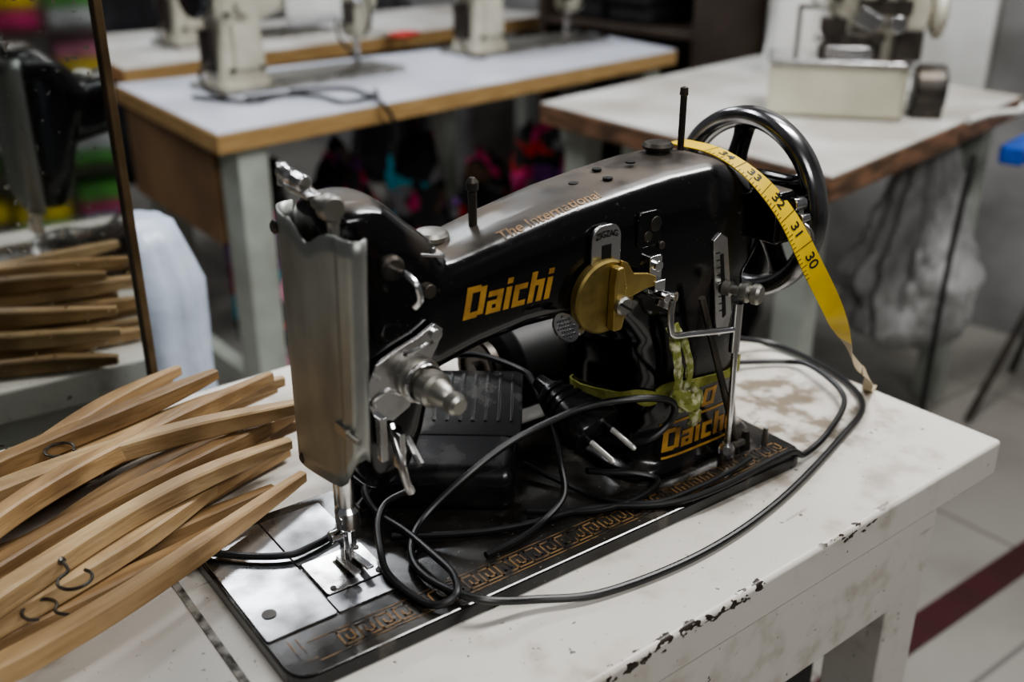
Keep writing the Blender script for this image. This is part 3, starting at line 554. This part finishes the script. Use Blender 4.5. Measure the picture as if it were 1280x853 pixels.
for k,(pts,zz,mi,hu) in enumerate(HG):
    a,b_,c_=[Vector((p[0],p[1],zz))/1000 for p in pts]
    path=[]
    for j in range(41):
        u=j/40*1.75
        L0=(u-.5)*(u-1)*2;L1=-u*(u-1)*4;L2=u*(u-.5)*2
        v=a*L0+b_*L1+c_*L2;v.z=a.z
        dv=(c_-a).normalized();v+=Vector((-dv.y,dv.x,0))*(.007*math.sin(u*3.6+k*1.9));path.append(Wm(*v))
    p0=path[0].copy();rz=math.atan2((path[-1]-p0).y,(path[-1]-p0).x)
    labels=["bowed light wood hanger in a pile on the white table","pale bowed wooden hanger lying across others in the pile","darker aged bowed wooden hanger near the bottom of the pile"]
    hg=empty("wooden_hanger",(p0.x,p0.y,p0.z),rz,labels[mi],"clothes hanger","wooden hangers piled on the table")
    inv=(Matrix.Translation(p0)@Matrix.Rotation(rz,4,'Z')).inverted()
    lp=[inv@p for p in path];n=len(lp);loops=[]
    for j,p in enumerate(lp):
        T=(lp[min(j+1,n-1)]-lp[max(j-1,0)]).normalized();S=T.cross(Vector((0,0,1))).normalized()
        e=min(1,(j+.6)/9,(n-j)/9)**.6;wv=1+.14*math.sin(j*.23+k);hw_=.0068*(.35+.65*e)*wv;hh=.0080*(.40+.60*e)
        tw=.05*math.sin(k*2.3+j*.05);U=Vector((0,0,1))*math.cos(tw)+S*math.sin(tw);S2=S*math.cos(tw)-Vector((0,0,1))*math.sin(tw)
        loops.append([p+S2*x+U*y for x,y in ((-hw_,-hh*.80),(-hw_*.78,-hh),(hw_*.78,-hh),(hw_,-hh*.80),(hw_,hh*.80),(hw_*.78,hh),(-hw_*.78,hh),(-hw_,hh*.80))])
    g=G();g.loft(loops);link("bar",g,M_WOOD[mi],hg,ang=28)
    if not hu: continue
    j=min(n-2,int(hu/1.75*40));p=lp[j];T=(lp[j+1]-lp[j-1]).normalized();S=T.cross(Vector((0,0,1))).normalized();sg=1 if k%2 else -1
    g=G();q0=p+S*sg*.006;D1=(S*sg*.92+T*.38).normalized();D2=D1.cross(Vector((0,0,1)))
    hk=[p,q0,q0+D1*.014]
    cc=q0+D1*.026
    for a_ in range(10):
        q=-math.pi*.75+a_/9*math.pi*1.45;hk.append(cc+D1*.010*math.sin(q+math.pi/2)*1.0+D2*.010*math.cos(q+math.pi/2))
    for ii in range(len(hk)): hk[ii]=hk[ii]+Vector((0,0,.004))
    g.tube(cr(hk,4),.00115,8);g.lathe([(.0028,-.001),(.0028,.002),(.0016,.003)],q0+Vector((0,0,.004)),D1,12);link("hook",g,M_WIRE,hg)
# ------------------------------------------------------------------ mirror
mr=empty("standing_mirror",(-.342,.905,0),R(36.6),"tall dusty mirror in thin bronze frame standing behind the table","mirror")
g=G();g.box((-.30,.004,.90),(.58,.006,1.76));link("glass",g,M_MIR,mr,smooth=False)
g=G();g.box((-.004,.004,.90),(.007,.018,1.80));g.box((-.596,.004,.90),(.007,.018,1.80));g.box((-.30,.004,1.795),(.60,.018,.010));g.box((-.30,.004,.01),(.60,.018,.02));g.box((-.30,.014,.9),(.58,.006,1.76));link("frame",g,M_MIRFR,mr,bevel=.001)
def blob(name,c,rad,m,seed,amp=.25,fr=3.,lvl=4,flatb=True,label="",cat="",group=None,top=None):
    bm=bmesh.new();bmesh.ops.create_icosphere(bm,subdivisions=lvl,radius=1)
    for v in bm.verts:
        p=v.co.copy();n_=mn.noise(p*fr+Vector((seed,seed*2.3,0)));n2=abs(mn.noise(p*fr*2.3+Vector((seed*3,0,seed))))
        k=1+amp*(n_+.6*n2)
        v.co=Vector((p.x*rad[0]*k,p.y*rad[1]*k,p.z*rad[2]*k))
        if flatb and v.co.z<-rad[2]*.75: v.co.z=-rad[2]*.75
    zmin=min(v.co.z for v in bm.verts)
    for v in bm.verts:v.co.z-=zmin
    me=bpy.data.meshes.new(name);bm.to_mesh(me);bm.free();me.materials.append(m);me.polygons.foreach_set("use_smooth",[True]*len(me.polygons))
    o=bpy.data.objects.new(name,me);COL.objects.link(o);o.location=c
    if label: tag(o,label,cat,group)
    return o
g=G();loops=[]
for j in range(30):
    z=j/29*.80;ln_=[]
    for i in range(48):
        q=2*math.pi*i/48;rr_=.070*(1+.16*mn.noise(Vector((math.cos(q)*2,math.sin(q)*2,z*5)))+.16*abs(mn.noise(Vector((math.cos(q)*6,math.sin(q)*6,z*6)))))*(1 if j<27 else 1-.12*(j-26))
        ln_.append((-.480+rr_*math.cos(q)*1.05,1.25+rr_*math.sin(q),z))
    loops.append(ln_)
g.loft(loops);o=link("wrapped_roll",g,M_BAGW,ang=80,center=True);tag(o,"tall roll wrapped in bluish white plastic film behind the mirror","plastic roll")
# ------------------------------------------------------------------ background tables
def table(name,c,z,th,top,edge,legm,label,legs,lsz=.055):
    e=empty(name,(c[0][0],c[0][1],0),0,label,"table");o0=Vector((c[0][0],c[0][1],0))
    P=[Vector((x,y,0))-o0 for x,y in c]
    g=G();g.quad8([p+Vector((0,0,z-th)) for p in P],[p+Vector((0,0,z-.003)) for p in P]);link("table_edge",g,edge,e,bevel=.003)
    cen=sum(P,Vector())/4
    g=G();g.quad8([p+(cen-p)*.004+Vector((0,0,z-.003)) for p in P],[p+(cen-p)*.004+Vector((0,0,z)) for p in P]);link("table_top",g,top,e)
    for u,v in legs:
        p=P[0].lerp(P[1],u).lerp(P[3].lerp(P[2],u),v);rz=math.atan2((P[1]-P[0]).y,(P[1]-P[0]).x)
        g=G();g.box((p.x,p.y,(z-th)/2),(lsz,lsz,z-th),rz=rz);link("leg",g,legm,e,bevel=.003)
    return e,P
QA=[(-.56,1.96),(.47,3.04),(.25,3.40),(-.94,2.49)]
e,P=table("workshop_table",QA,.75,.042,M_LAM,M_EDGE,M_PALE,"white laminate sewing table with plywood edge and pale green legs",[(.05,.08),(.05,.90),(.93,.12),(.93,.85)],.07)
zl,zh=.50,.705
g=G();g.quad8([Vector((-.04,.09,zl)),Vector((-.35,.50,zl)),Vector((-.335,.515,zl)),Vector((-.025,.105,zl))],[Vector((-.04,.09,zh)),Vector((-.35,.50,zh)),Vector((-.335,.515,zh)),Vector((-.025,.105,zh))]);link("side_panel",g,M_BRN,e)
g=G();a=Vector((.05,.15,.16));b_=Vector((.98,1.12,.16));g.tube([a,b_],.018,8);link("footrest",g,M_PALE,e)
g=G();a=Vector((-.02,.10,.12));b_=Vector((-.34,.50,.12));g.quad8([a,b_,b_+Vector((.03,.02,0)),a+Vector((.03,.02,0))],[x+Vector((0,0,.07)) for x in (a,b_,b_+Vector((.03,.02,0)),a+Vector((.03,.02,0)))]);link("crossbar",g,M_PALE,e)
table("workshop_table",[(-.99,2.70),(.15,3.90),(-.25,4.20),(-1.38,3.28)],.75,.045,M_LAM2,M_EDGE,M_PALE,"second laminate sewing table standing behind the first one",[(.05,.1),(.05,.9),(.95,.1),(.95,.9)],.06)
QB=[(.52,1.65),(1.14,2.34),(.68,2.94),(.06,2.27)]
e,P=table("workshop_table",QB,.75,.045,M_LAM2,M_EDGE2,M_PALE,"worn white-topped table with chipped brown edges holding the overlock machine",[(.10,.12),(.93,.10),(.10,.92),(.93,.9)],.06)
# ------------------------------------------------------------------ industrial sewing machines
def indmachine(loc,rz,label,L_=.42,paper=False):
    e=empty("industrial_sewing_machine",loc,rz,label,"sewing machine")
    g=G();g.prism(rr(-.08,-.085,L_+.09,.085,.01),0,.012);link("bed",g,M_STL,e,bevel=.002)
    g=G();g.loft([[(x,y,z) for x,y in sup(0,0,rx,ry,28,5)] for z,rx,ry in ((.012,.066,.062),(.03,.060,.055),(.14,.052,.05),(.20,.058,.052),(.28,.056,.05),(.295,.045,.04))])
    g.loft([[(x,y,z) for y,z in sup(0,(z0+z1)/2,ry,(z1-z0)/2,28,5)] for x,ry,z0,z1 in ((-.06,.045,.16,.28),(.03,.05,.14,.29),(.12,.046,.165,.285),(L_-.05,.040,.175,.275),(L_+.02,.040,.14,.275),(L_+.04,.034,.15,.265))])
    g.loft([[(x,y,z) for x,y in sup(L_,0,rx,ry,28,4)] for z,rx,ry in ((.085,.022,.028),(.10,.032,.036),(.18,.036,.04),(.27,.034,.038))])
    link("body",g,M_CREAM,e,ang=50)
    g=G();g.lathe([(.0001,-.03),(.03,-.03),(.05,-.02),(.062,-.02),(.066,-.01),(.062,.0),(.03,.004),(.0001,.004)],(-.075,0,.225),(1,0,0),28);link("handwheel",g,M_PLAS,e)
    g=G();g.box((0,-.056,.10),(.06,.01,.10));g.cyl((.0,-.05,.19),(.0,-.075,.19),.02);link("control_panel",g,M_CREAM,e,bevel=.002)
    for x,z in((-.038,.05),(.038,.05),(-.038,.17),(.042,.25)):
        g=G();g.cyl((x,-.048,z),(x,-.060,z),.006,seg=12);link("screw",g,M_DRK,e)
    g=G();g.box((-.066,0,.09),(.008,.06,.09));g.tube(cr([(-.07,-.02,.07),(-.11,-.04,.05),(-.12,-.09,.02),(-.09,-.12,.008)],6),.005,8);link("side_cover",g,M_DRK,e)
    g=G();g.cyl((L_,0,.09),(L_,0,.04),.005);g.cyl((L_+.008,.02,.10),(L_+.008,.02,.02),.005);g.box((L_,0,.016),(.012,.03,.006));link("needle_bar",g,M_CHR,e)
    g=G();g.lathe([(.018,0),(.018,.008),(.010,.012),(.010,.025),(.0001,.026)],(L_-.02,-.038,.19),(0,-1,0),18);link("tension_knob",g,M_CHR,e)
    g=G();g.tube(cr([(L_-.03,-.045,.24),(L_-.01,-.06,.20),(L_+.01,-.05,.13),(L_,-.03,.09)],6),.004,8);g.box((L_-.06,-.05,.15),(.03,.02,.05));g.tube(cr([(L_-.08,-.04,.18),(L_-.10,-.07,.10),(L_-.06,-.09,.04),(L_-.12,-.08,.015)],6),.004,8);link("thread_guide",g,M_DRK,e)
    g=G();g.cyl((.02,.02,.29),(.02,.02,.36),.004);g.box((.02,.02,.36),(.12,.012,.006));link("thread_stand",g,M_DRK,e)
    if paper:
        g=G();vs=[(.11+.15*i/8,-.056-.006*math.sin(i*.9),.13+.14*j/4) for j in range(5) for i in range(9)];g.add(vs,[(j*9+i,j*9+i+1,(j+1)*9+i+1,(j+1)*9+i) for j in range(4) for i in range(8)])
        o=link("paper_sheet",g,M_WHT,e);o["label"]="white paper sheet taped on the arm";s_=o.modifiers.new("s","SOLIDIFY");s_.thickness=.001
    return e
indmachine((-.635,2.44,.7501),R(43),"cream industrial sewing machine at the near end of the laminate table",.34,True)
indmachine((-.09,2.98,.7501),R(44),"cream industrial sewing machine further along the laminate table",.36)
indmachine((-.95,3.15,.7501),R(44),"cream industrial sewing machine on the rear laminate table",.38)
# overlock
ov=empty("overlock_machine",(.678,2.16,.7505),R(-14),"cream overlock machine with chrome-rimmed base and dark mechanism","overlock machine")
g=G();g.prism([(-.150,-.075),(.105,-.075),(.120,-.055),(.120,.075),(-.150,.075)],.0,.105);link("base",g,mat("cream_enamel",(.60,.58,.46),(.48,.46,.36),9,.35),ov,bevel=.016,seg=4)
g=G();g.prism([(-.154,-.08),(.107,-.08),(.124,-.058),(.124,.08),(-.154,.08)],.105,.115);link("rim",g,M_CHR,ov,bevel=.003)
g=G();g.lathe([(.0001,0),(.045,0),(.050,.006),(.050,.055),(.042,.062),(.0001,.062)],(.138,.02,.052),(1,0,0),24);g.box((.165,.02,.02),(.06,.09,.04));link("motor_housing",g,M_DRK,ov,bevel=.004,seg=3)
g=G();g.loft([[(x,y,z) for x,y in sup(cx_,cy_,rx,ry,28,4)] for z,cx_,cy_,rx,ry in ((.115,.05,.02,.095,.050),(.16,.055,.02,.088,.045),(.21,.05,.02,.10,.052),(.27,.04,.02,.095,.050),(.31,.05,.02,.07,.042),(.33,.05,.02,.04,.03))]);link("body",g,M_CREAM,ov,ang=50)
g=G();g.box((.0,-.040,.140),(.12,.03,.05));g.box((-.035,-.045,.180),(.05,.025,.03));g.cyl((-.03,-.055,.20),(-.03,-.055,.13),.006);g.cyl((.05,-.04,.16),(.05,-.07,.16),.014);g.box((.11,-.03,.145),(.05,.04,.06));g.box((.06,-.035,.215),(.10,.012,.03));link("looper_mechanism",g,M_DRK,ov,bevel=.003)
g=G();g.box((.03,-.045,.190),(.05,.02,.035),mtx=Matrix.Rotation(.5,4,'Y'));g.cyl((.085,-.045,.185),(.085,-.065,.185),.016);g.cyl((-.06,-.03,.155),(-.06,-.06,.155),.010);g.box((.0,-.058,.130),(.09,.006,.02));link("presser_mechanism",g,M_CHR,ov,bevel=.002)
for i,(x,z) in enumerate(((-.03,.235),(.01,.245),(.05,.235),(.09,.245))):
    g=G();g.lathe([(.012,0),(.012,.006),(.006,.010),(.006,.02),(.010,.024),(.0001,.026)],(x,-.030,z),(0,-1,0),16);link("tension_knob",g,M_DRK,ov)
g=G();g.tube(cr([(-.05,-.05,.21),(-.08,-.055,.23),(-.065,-.04,.28),(-.01,-.03,.31)],6),.004,8);g.cyl((-.10,0,.110),(-.10,0,.21),.005);g.box((-.075,-.02,.21),(.06,.02,.008));link("thread_guide",g,M_STL,ov)
g=G();g.lathe([(.0001,0),(.035,0),(.05,.008),(.05,.022),(.03,.03),(.0001,.03)],(.15,.02,.20),(1,0,0),28);link("handwheel",g,M_CREAM,ov)
g=G();a=Vector((.80,3.33,.60));b_=Vector((1.28,2.85,.60));nn=Vector((-.014,-.014,0));up3=Vector((0,0,1.3))
g.quad8([a,b_,b_+nn,a+nn],[x+up3 for x in (a,b_,b_+nn,a+nn)]);o=link("white_board",g,M_WHT,center=True);tag(o,"plain white panel fixed to the grey wall","board")
g=G();loops=[]
for j in range(14):
    z=.7505+j*.035;loops.append([(.695+(.075-.004*j)*math.cos(q)*(1+.08*math.sin(q*5+z*9)),2.64+(.06-.003*j)*math.sin(q),z) for q in [2*math.pi*i/30 for i in range(30)]])
g.loft(loops);o=link("white_cloth_bundle",g,M_WHT,center=True,ang=80);tag(o,"white cloth bundle standing on the worn table","cloth")
bx=empty("control_box",(1.09,2.20,.632),R(48),"blue plastic control box mounted under the table edge","control box")
g=G();g.box((0,0,.03),(.14,.05,.040));link("housing",g,M_BLUE,bx,bevel=.006)
g=G();g.cyl((-.02,-.022,.03),(-.02,-.036,.03),.012);link("switch",g,M_REDP,bx)
g=G();g.tube(cr([(.90,2.05,.757),(.98,2.12,.757),(1.04,2.14,.757),(1.075,2.20,.757)],6),.007,8);o=link("cable",g,M_WHT,center=True);tag(o,"pale cable lying on the worn table beside the overlock","cable")
g=G();g.tube(cr([(.90,2.0,.70),(.885,1.98,.60),(.875,1.97,.45),(.870,1.96,.2),(.88,1.98,.006)],8),.006,8);o=link("cable",g,M_RUB,center=True);tag(o,"thick black cable hanging from the worn table to the floor","cable")
# hanging bag: soft gathered plastic with vertical folds
g=G();loops=[]
for j in range(70):
    u=j/69;z=.703-u*.52;rad=.030+.112*min(1,(u*1.5))**.9*(1 if u<.86 else max(.15,1-((u-.86)/.14)**2*.8))
    lp=[]
    for i in range(120):
        q=2*math.pi*i/120;cq,sq=math.cos(q),math.sin(q)
        w_=1+.24*mn.noise(Vector((cq*1.8,sq*1.8,z*3)))+.26*abs(mn.noise(Vector((cq*5,sq*5,z*7))))+.20*abs(mn.noise(Vector((cq*9,sq*9,z*15))))+.10*math.sin(q*13+2.5*mn.noise(Vector((0,q,z*3))))*(1-u*.7)
        lp.append((.93+rad*.92*w_*cq,2.27+rad*.74*w_*sq,z))
    loops.append(lp)
g.loft(loops);o=link("plastic_bag",g,M_BAG,center=True,ang=50);tag(o,"crumpled translucent grey plastic bag hanging under the table","plastic bag")
st=empty("metal_stand",(1.30,2.32,0),0,"thin black metal tripod stand beside the wall","stand")
for dx,dy in((-.21,-.12),(.20,-.10),(.02,.16)):
    g=G();g.tube([(0,0,.42),(dx,dy,.008)],.009,8);link("leg",g,M_DRK,st)
g=G();g.cyl((0,0,.15),(0,0,.60),.011);g.cyl((0,0,.60),(0,0,.615),.09);link("pole",g,M_DRK,st)
# ------------------------------------------------------------------ clutter
cols={"magenta":(.60,.03,.18),"red":(.55,.03,.03),"cyan":(.02,.45,.58),"black":(.012,.012,.014),"purple":(.24,.09,.36),"brown":(.13,.08,.05),"pink":(.75,.26,.42),"dark":(.03,.028,.03),"grey":(.22,.22,.23),"white":(.55,.55,.57),"yellow":(.75,.58,.04),"green":(.12,.42,.08),"orange":(.70,.22,.03)}
FM={k:mat(k+"_fabric",v,tuple(x*.45 for x in v),7,.85,bump=.8,bscale=25) for k,v in cols.items()}
def mixmat(name,cl,scale,seed):
    m=bpy.data.materials.new(name);m.use_nodes=True;nt,b=nodes(m)
    tc=nt.nodes.new("ShaderNodeTexCoord");mp=nt.nodes.new("ShaderNodeMapping");mp.inputs["Location"].default_value=(seed,seed*2,0);mp.inputs["Scale"].default_value=(1,1,1.5)
    gm=nt.nodes.new("ShaderNodeNewGeometry")
    nz=nt.nodes.new("ShaderNodeTexNoise");nz.inputs["Scale"].default_value=9;nt.links.new(gm.outputs["Position"],nz.inputs[0])
    mx=nt.nodes.new("ShaderNodeVectorMath");mx.operation="MULTIPLY_ADD";nt.links.new(nz.outputs[1],mx.inputs[0]);mx.inputs[1].default_value=(.22,.22,.22);nt.links.new(gm.outputs["Position"],mx.inputs[2])
    nt.links.new(mx.outputs[0],mp.inputs[0]);v=nt.nodes.new("ShaderNodeTexVoronoi");v.inputs["Scale"].default_value=scale;nt.links.new(mp.outputs[0],v.inputs[0])
    s=nt.nodes.new("ShaderNodeSeparateXYZ");nt.links.new(v.outputs["Color"],s.inputs[0])
    r=nt.nodes.new("ShaderNodeValToRGB");r.color_ramp.interpolation="CONSTANT";els=r.color_ramp.elements
    while len(els)<len(cl): els.new(.5)
    for i,k in enumerate(cl): els[i].position=i/len(cl);els[i].color=(*cols[k],1)
    nt.links.new(s.outputs[0],r.inputs[0]);nt.links.new(r.outputs[0],b.inputs["Base Color"]);b.inputs["Roughness"].default_value=.8
    bp=nt.nodes.new("ShaderNodeBump");bp.inputs["Distance"].default_value=.01;nt.links.new(nz.outputs[0],bp.inputs["Height"]);nt.links.new(bp.outputs[0],b.inputs["Normal"]);return m
MX=[mixmat("mixed_fabric_dark",["black","brown","magenta","dark","black","grey","purple","black","red","dark","cyan"],11,1),mixmat("mixed_fabric_pink",["magenta","pink","dark","red","white","grey","black","pink"],14,5),mixmat("mixed_fabric_grey",["grey","dark","white","brown","black","red","grey"],14,9)]
rnd=random.Random(23)
def heap(c_,x,y,rx,ry,h,i,m=None,lab=None):
    blob("fabric_heap",(x,y,.0),(rx,ry,h*.57),m or FM[c_],i*3.1+1,.36,2.8,4,True,lab or "crumpled %s fabric heaped on the floor under the sewing tables"%("black" if c_=="dark" else c_),"fabric","fabric heaps under the tables")
idx=0
A0,A1,A2,A3=[Vector((x,y,0)) for x,y in QA]
LB="mixed coloured fabric scraps heaped under the laminate sewing table"
for v_,us,r_,h0,h1,ms in((.80,(.19,.35,.51,.67,.82),.088,.44,.53,(0,0,0,0,0)),(.47,(.16,.27,.38,.49,.60,.71,.82),.060,.22,.38,(1,0,1,0,1,0,2)),(.17,(.17,.26,.35,.44,.53,.62,.71,.80),.040,.07,.13,(1,2,1,1,2,1,0,1))):
    for u,mi in zip(us,ms):
        p=A0.lerp(A1,u).lerp(A3.lerp(A2,u),v_);heap("dark",p.x,p.y,r_,r_*.9,h0+rnd.random()*(h1-h0),idx,MX[mi],LB);idx+=1
B0,B1,B2,B3=[Vector((x,y,0)) for x,y in QB]
for u,v_,c_,h in((.15,.45,"black",.42),(.15,.70,"grey",.25),(.36,.85,"dark",.5),(.36,.6,"black",.3),(.36,.35,"grey",.12),(.58,.85,"black",.48),(.8,.85,"dark",.5)):
    p=B0.lerp(B1,u).lerp(B3.lerp(B2,u),v_);heap(c_,p.x,p.y,.068,.068,h,idx);idx+=1
for c_,x,y,r_,h in(("dark",-1.18,2.55,.09,.5),("magenta",-1.02,2.42,.06,.25),("black",-1.35,2.85,.12,.62),("red",-1.62,3.15,.13,.70),("dark",-1.95,3.4,.15,.8),("black",-1.60,3.70,.12,.9),("brown",-1.04,2.00,.05,.10),("grey",-.74,1.83,.055,.07),("white",-.76,2.24,.040,.12),("magenta",-.72,1.98,.030,.10),("red",-.58,1.82,.030,.06),
    ("dark",.30,2.55,.07,.35),("black",.50,2.95,.08,.30),("red",-2.1,4.1,.2,1.0),("black",-1.7,4.5,.2,1.1),("dark",.10,2.48,.05,.08),("pink",-.10,2.33,.04,.06),("grey",-.26,2.15,.04,.05),("dark",-.55,4.45,.13,.9)):
    heap(c_,x,y,r_,r_,h,idx);idx+=1
def crate(x,y,w_,d_,h,rz,m,label):
    e=empty("storage_box",(x,y,0),rz,label,"box");g=G();t_=.008
    g.box((0,0,t_/2),(w_,d_,t_))
    for a in(-1,1): g.box((a*(w_-t_)/2,0,h/2),(t_,d_,h));g.box((0,a*(d_-t_)/2,h/2),(w_-2*t_,t_,h))
    link("box_shell",g,m,e,bevel=.001)
    g=G();g.box((w_*.52,0,h+.02),(w_*.5,d_,.004),mtx=Matrix.Rotation(.7,4,'Y'));link("flap",g,m,e)
crate(-.90,2.08,.17,.17,.24,R(44),M_BRN,"open brown cardboard box on the floor");crate(-.64,1.66,.18,.14,.15,R(30),M_WHT,"open white storage box on the tiled floor")
e=empty("scissors",(-.33,3.30,.7505),R(70),"red-handled scissors on the laminate table","scissors")
for sg in(-1,1):
    g=G();g.tube([(.025*sg+.025*math.cos(q),.0+.035*math.sin(q),.008) for q in [2*math.pi*i/20 for i in range(20)]],.006,8,closed=True);link("handle",g,M_REDP,e)
g=G();g.prism([(-.006,.03),(.006,.03),(.002,.18),(-.002,.18)],.004,.008);link("blade",g,M_STL,e)
for pts in ([(-.58,2.28,.757),(-.50,2.32,.757),(-.42,2.30,.757),(-.36,2.24,.757),(-.30,2.30,.757),(-.31,2.38,.757)],[(-.50,2.36,.757),(-.40,2.40,.757),(-.34,2.36,.757),(-.28,2.24,.757),(-.255,2.265,.70),(-.26,2.26,.62)],[(-.70,2.30,.757),(-.62,2.26,.757),(-.55,2.24,.757),(-.52,2.30,.757),(-.46,2.36,.757)]):
    g=G();g.tube(cr(pts,8),.0045,8);o=link("cable",g,M_RUB,center=True);tag(o,"loose black machine cable on the laminate table","cable")
def rack(loc,rz,w_,h,n,label,seed,keys,bm_):
    e=empty("storage_shelf",loc,rz,label,"shelf");rnd=random.Random(seed)
    for a in(-1,1):
        g=G();g.box((a*w_/2,0,h/2),(.03,.35,h));link("side_panel",g,bm_,e,bevel=.002)
    for k in range(n+1):
        g=G();g.box((0,0,.06+k*(h-.08)/n),(w_-.03,.35,.02));link("shelf_board",g,bm_,e,bevel=.002)
    Rz=Matrix.Rotation(rz,3,'Z')
    for k in range(n):
        z=.0705+k*(h-.08)/n;x=-w_/2+.12
        while x<w_/2-.10:
            zz=z+.0005
            for q in range(rnd.randint(2,3)):
                th=.045+rnd.random()*.025;m=FM[rnd.choice(keys)]
                g=G();g.prism(rr(-.090,-.12,.090,.12,.02,3),0,th)
                o=link("folded_fabric",g,m,None,bevel=.014,seg=3);o.location=Vector(loc)+Rz@Vector((x+rnd.uniform(-.006,.006),rnd.uniform(-.02,.0),zz));o.rotation_euler=(0,0,rz+rnd.uniform(-.05,.05));zz+=th+.001
                tag(o,"folded coloured fabric stacked on a storage shelf","fabric","folded fabrics on the shelves")
            x+=.205
rack((.44,3.47,0),R(-45),.62,1.5,4,"dark wooden shelf of folded fabrics against the grey wall",3,["black","dark","black","brown","grey","dark"],M_DBRN)
rack((1.85,-1.05,0),R(-135),.90,1.9,8,"dark wooden shelf of bright folded fabrics facing the mirror",5,["magenta","cyan","yellow","green","green","black","red","pink","white"],M_DBRN)
# ------------------------------------------------------------------ lights, world, camera
def area(loc,size,sy,power,col,rot=(0,0,0)):
    l=bpy.data.lights.new("ceiling_and_fill_lamp","AREA");l.shape="RECTANGLE";l.size=size;l.size_y=sy;l.energy=power;l.color=col
    o=bpy.data.objects.new("ceiling_and_fill_lamp",l);COL.objects.link(o);o.location=loc;o.rotation_euler=rot;return o
area((1.0,1.4,2.7),1.3,.30,50,(1,.985,.965),(0,R(12),R(35)))
area((-1.0,1.5,2.7),1.3,.30,25,(.97,.98,1),(0,R(-10),R(35)))
area((-.9,3.3,2.7),1.4,.4,36,(.93,.96,1),(0,0,R(44)))
area((1.1,2.4,2.8),1.2,.4,11,(.98,.98,1),(0,0,R(44)))
area((.9,-.9,2.5),1.4,.4,26,(1,.985,.965),(R(30),0,R(30)))  # fill lamp added behind the camera, near the bright fabric shelf
w=bpy.data.worlds.new("World");bpy.context.scene.world=w;w.use_nodes=True
w.node_tree.nodes["Background"].inputs[0].default_value=(.70,.70,.73,1);w.node_tree.nodes["Background"].inputs[1].default_value=.16
try:
    bpy.context.scene.view_settings.look="AgX - Medium High Contrast"
except Exception as ex: print(ex)
cd=bpy.data.cameras.new("Camera");cd.lens=36.5625;cd.sensor_width=36;cd.clip_start=.02
cam=bpy.data.objects.new("Camera",cd);COL.objects.link(cam);cam.location=(0,0,1.19);cam.rotation_euler=(R(90-23.9),0,0)
cd.dof.use_dof=True;cd.dof.focus_distance=.74;cd.dof.aperture_fstop=4.2
bpy.context.scene.camera=cam
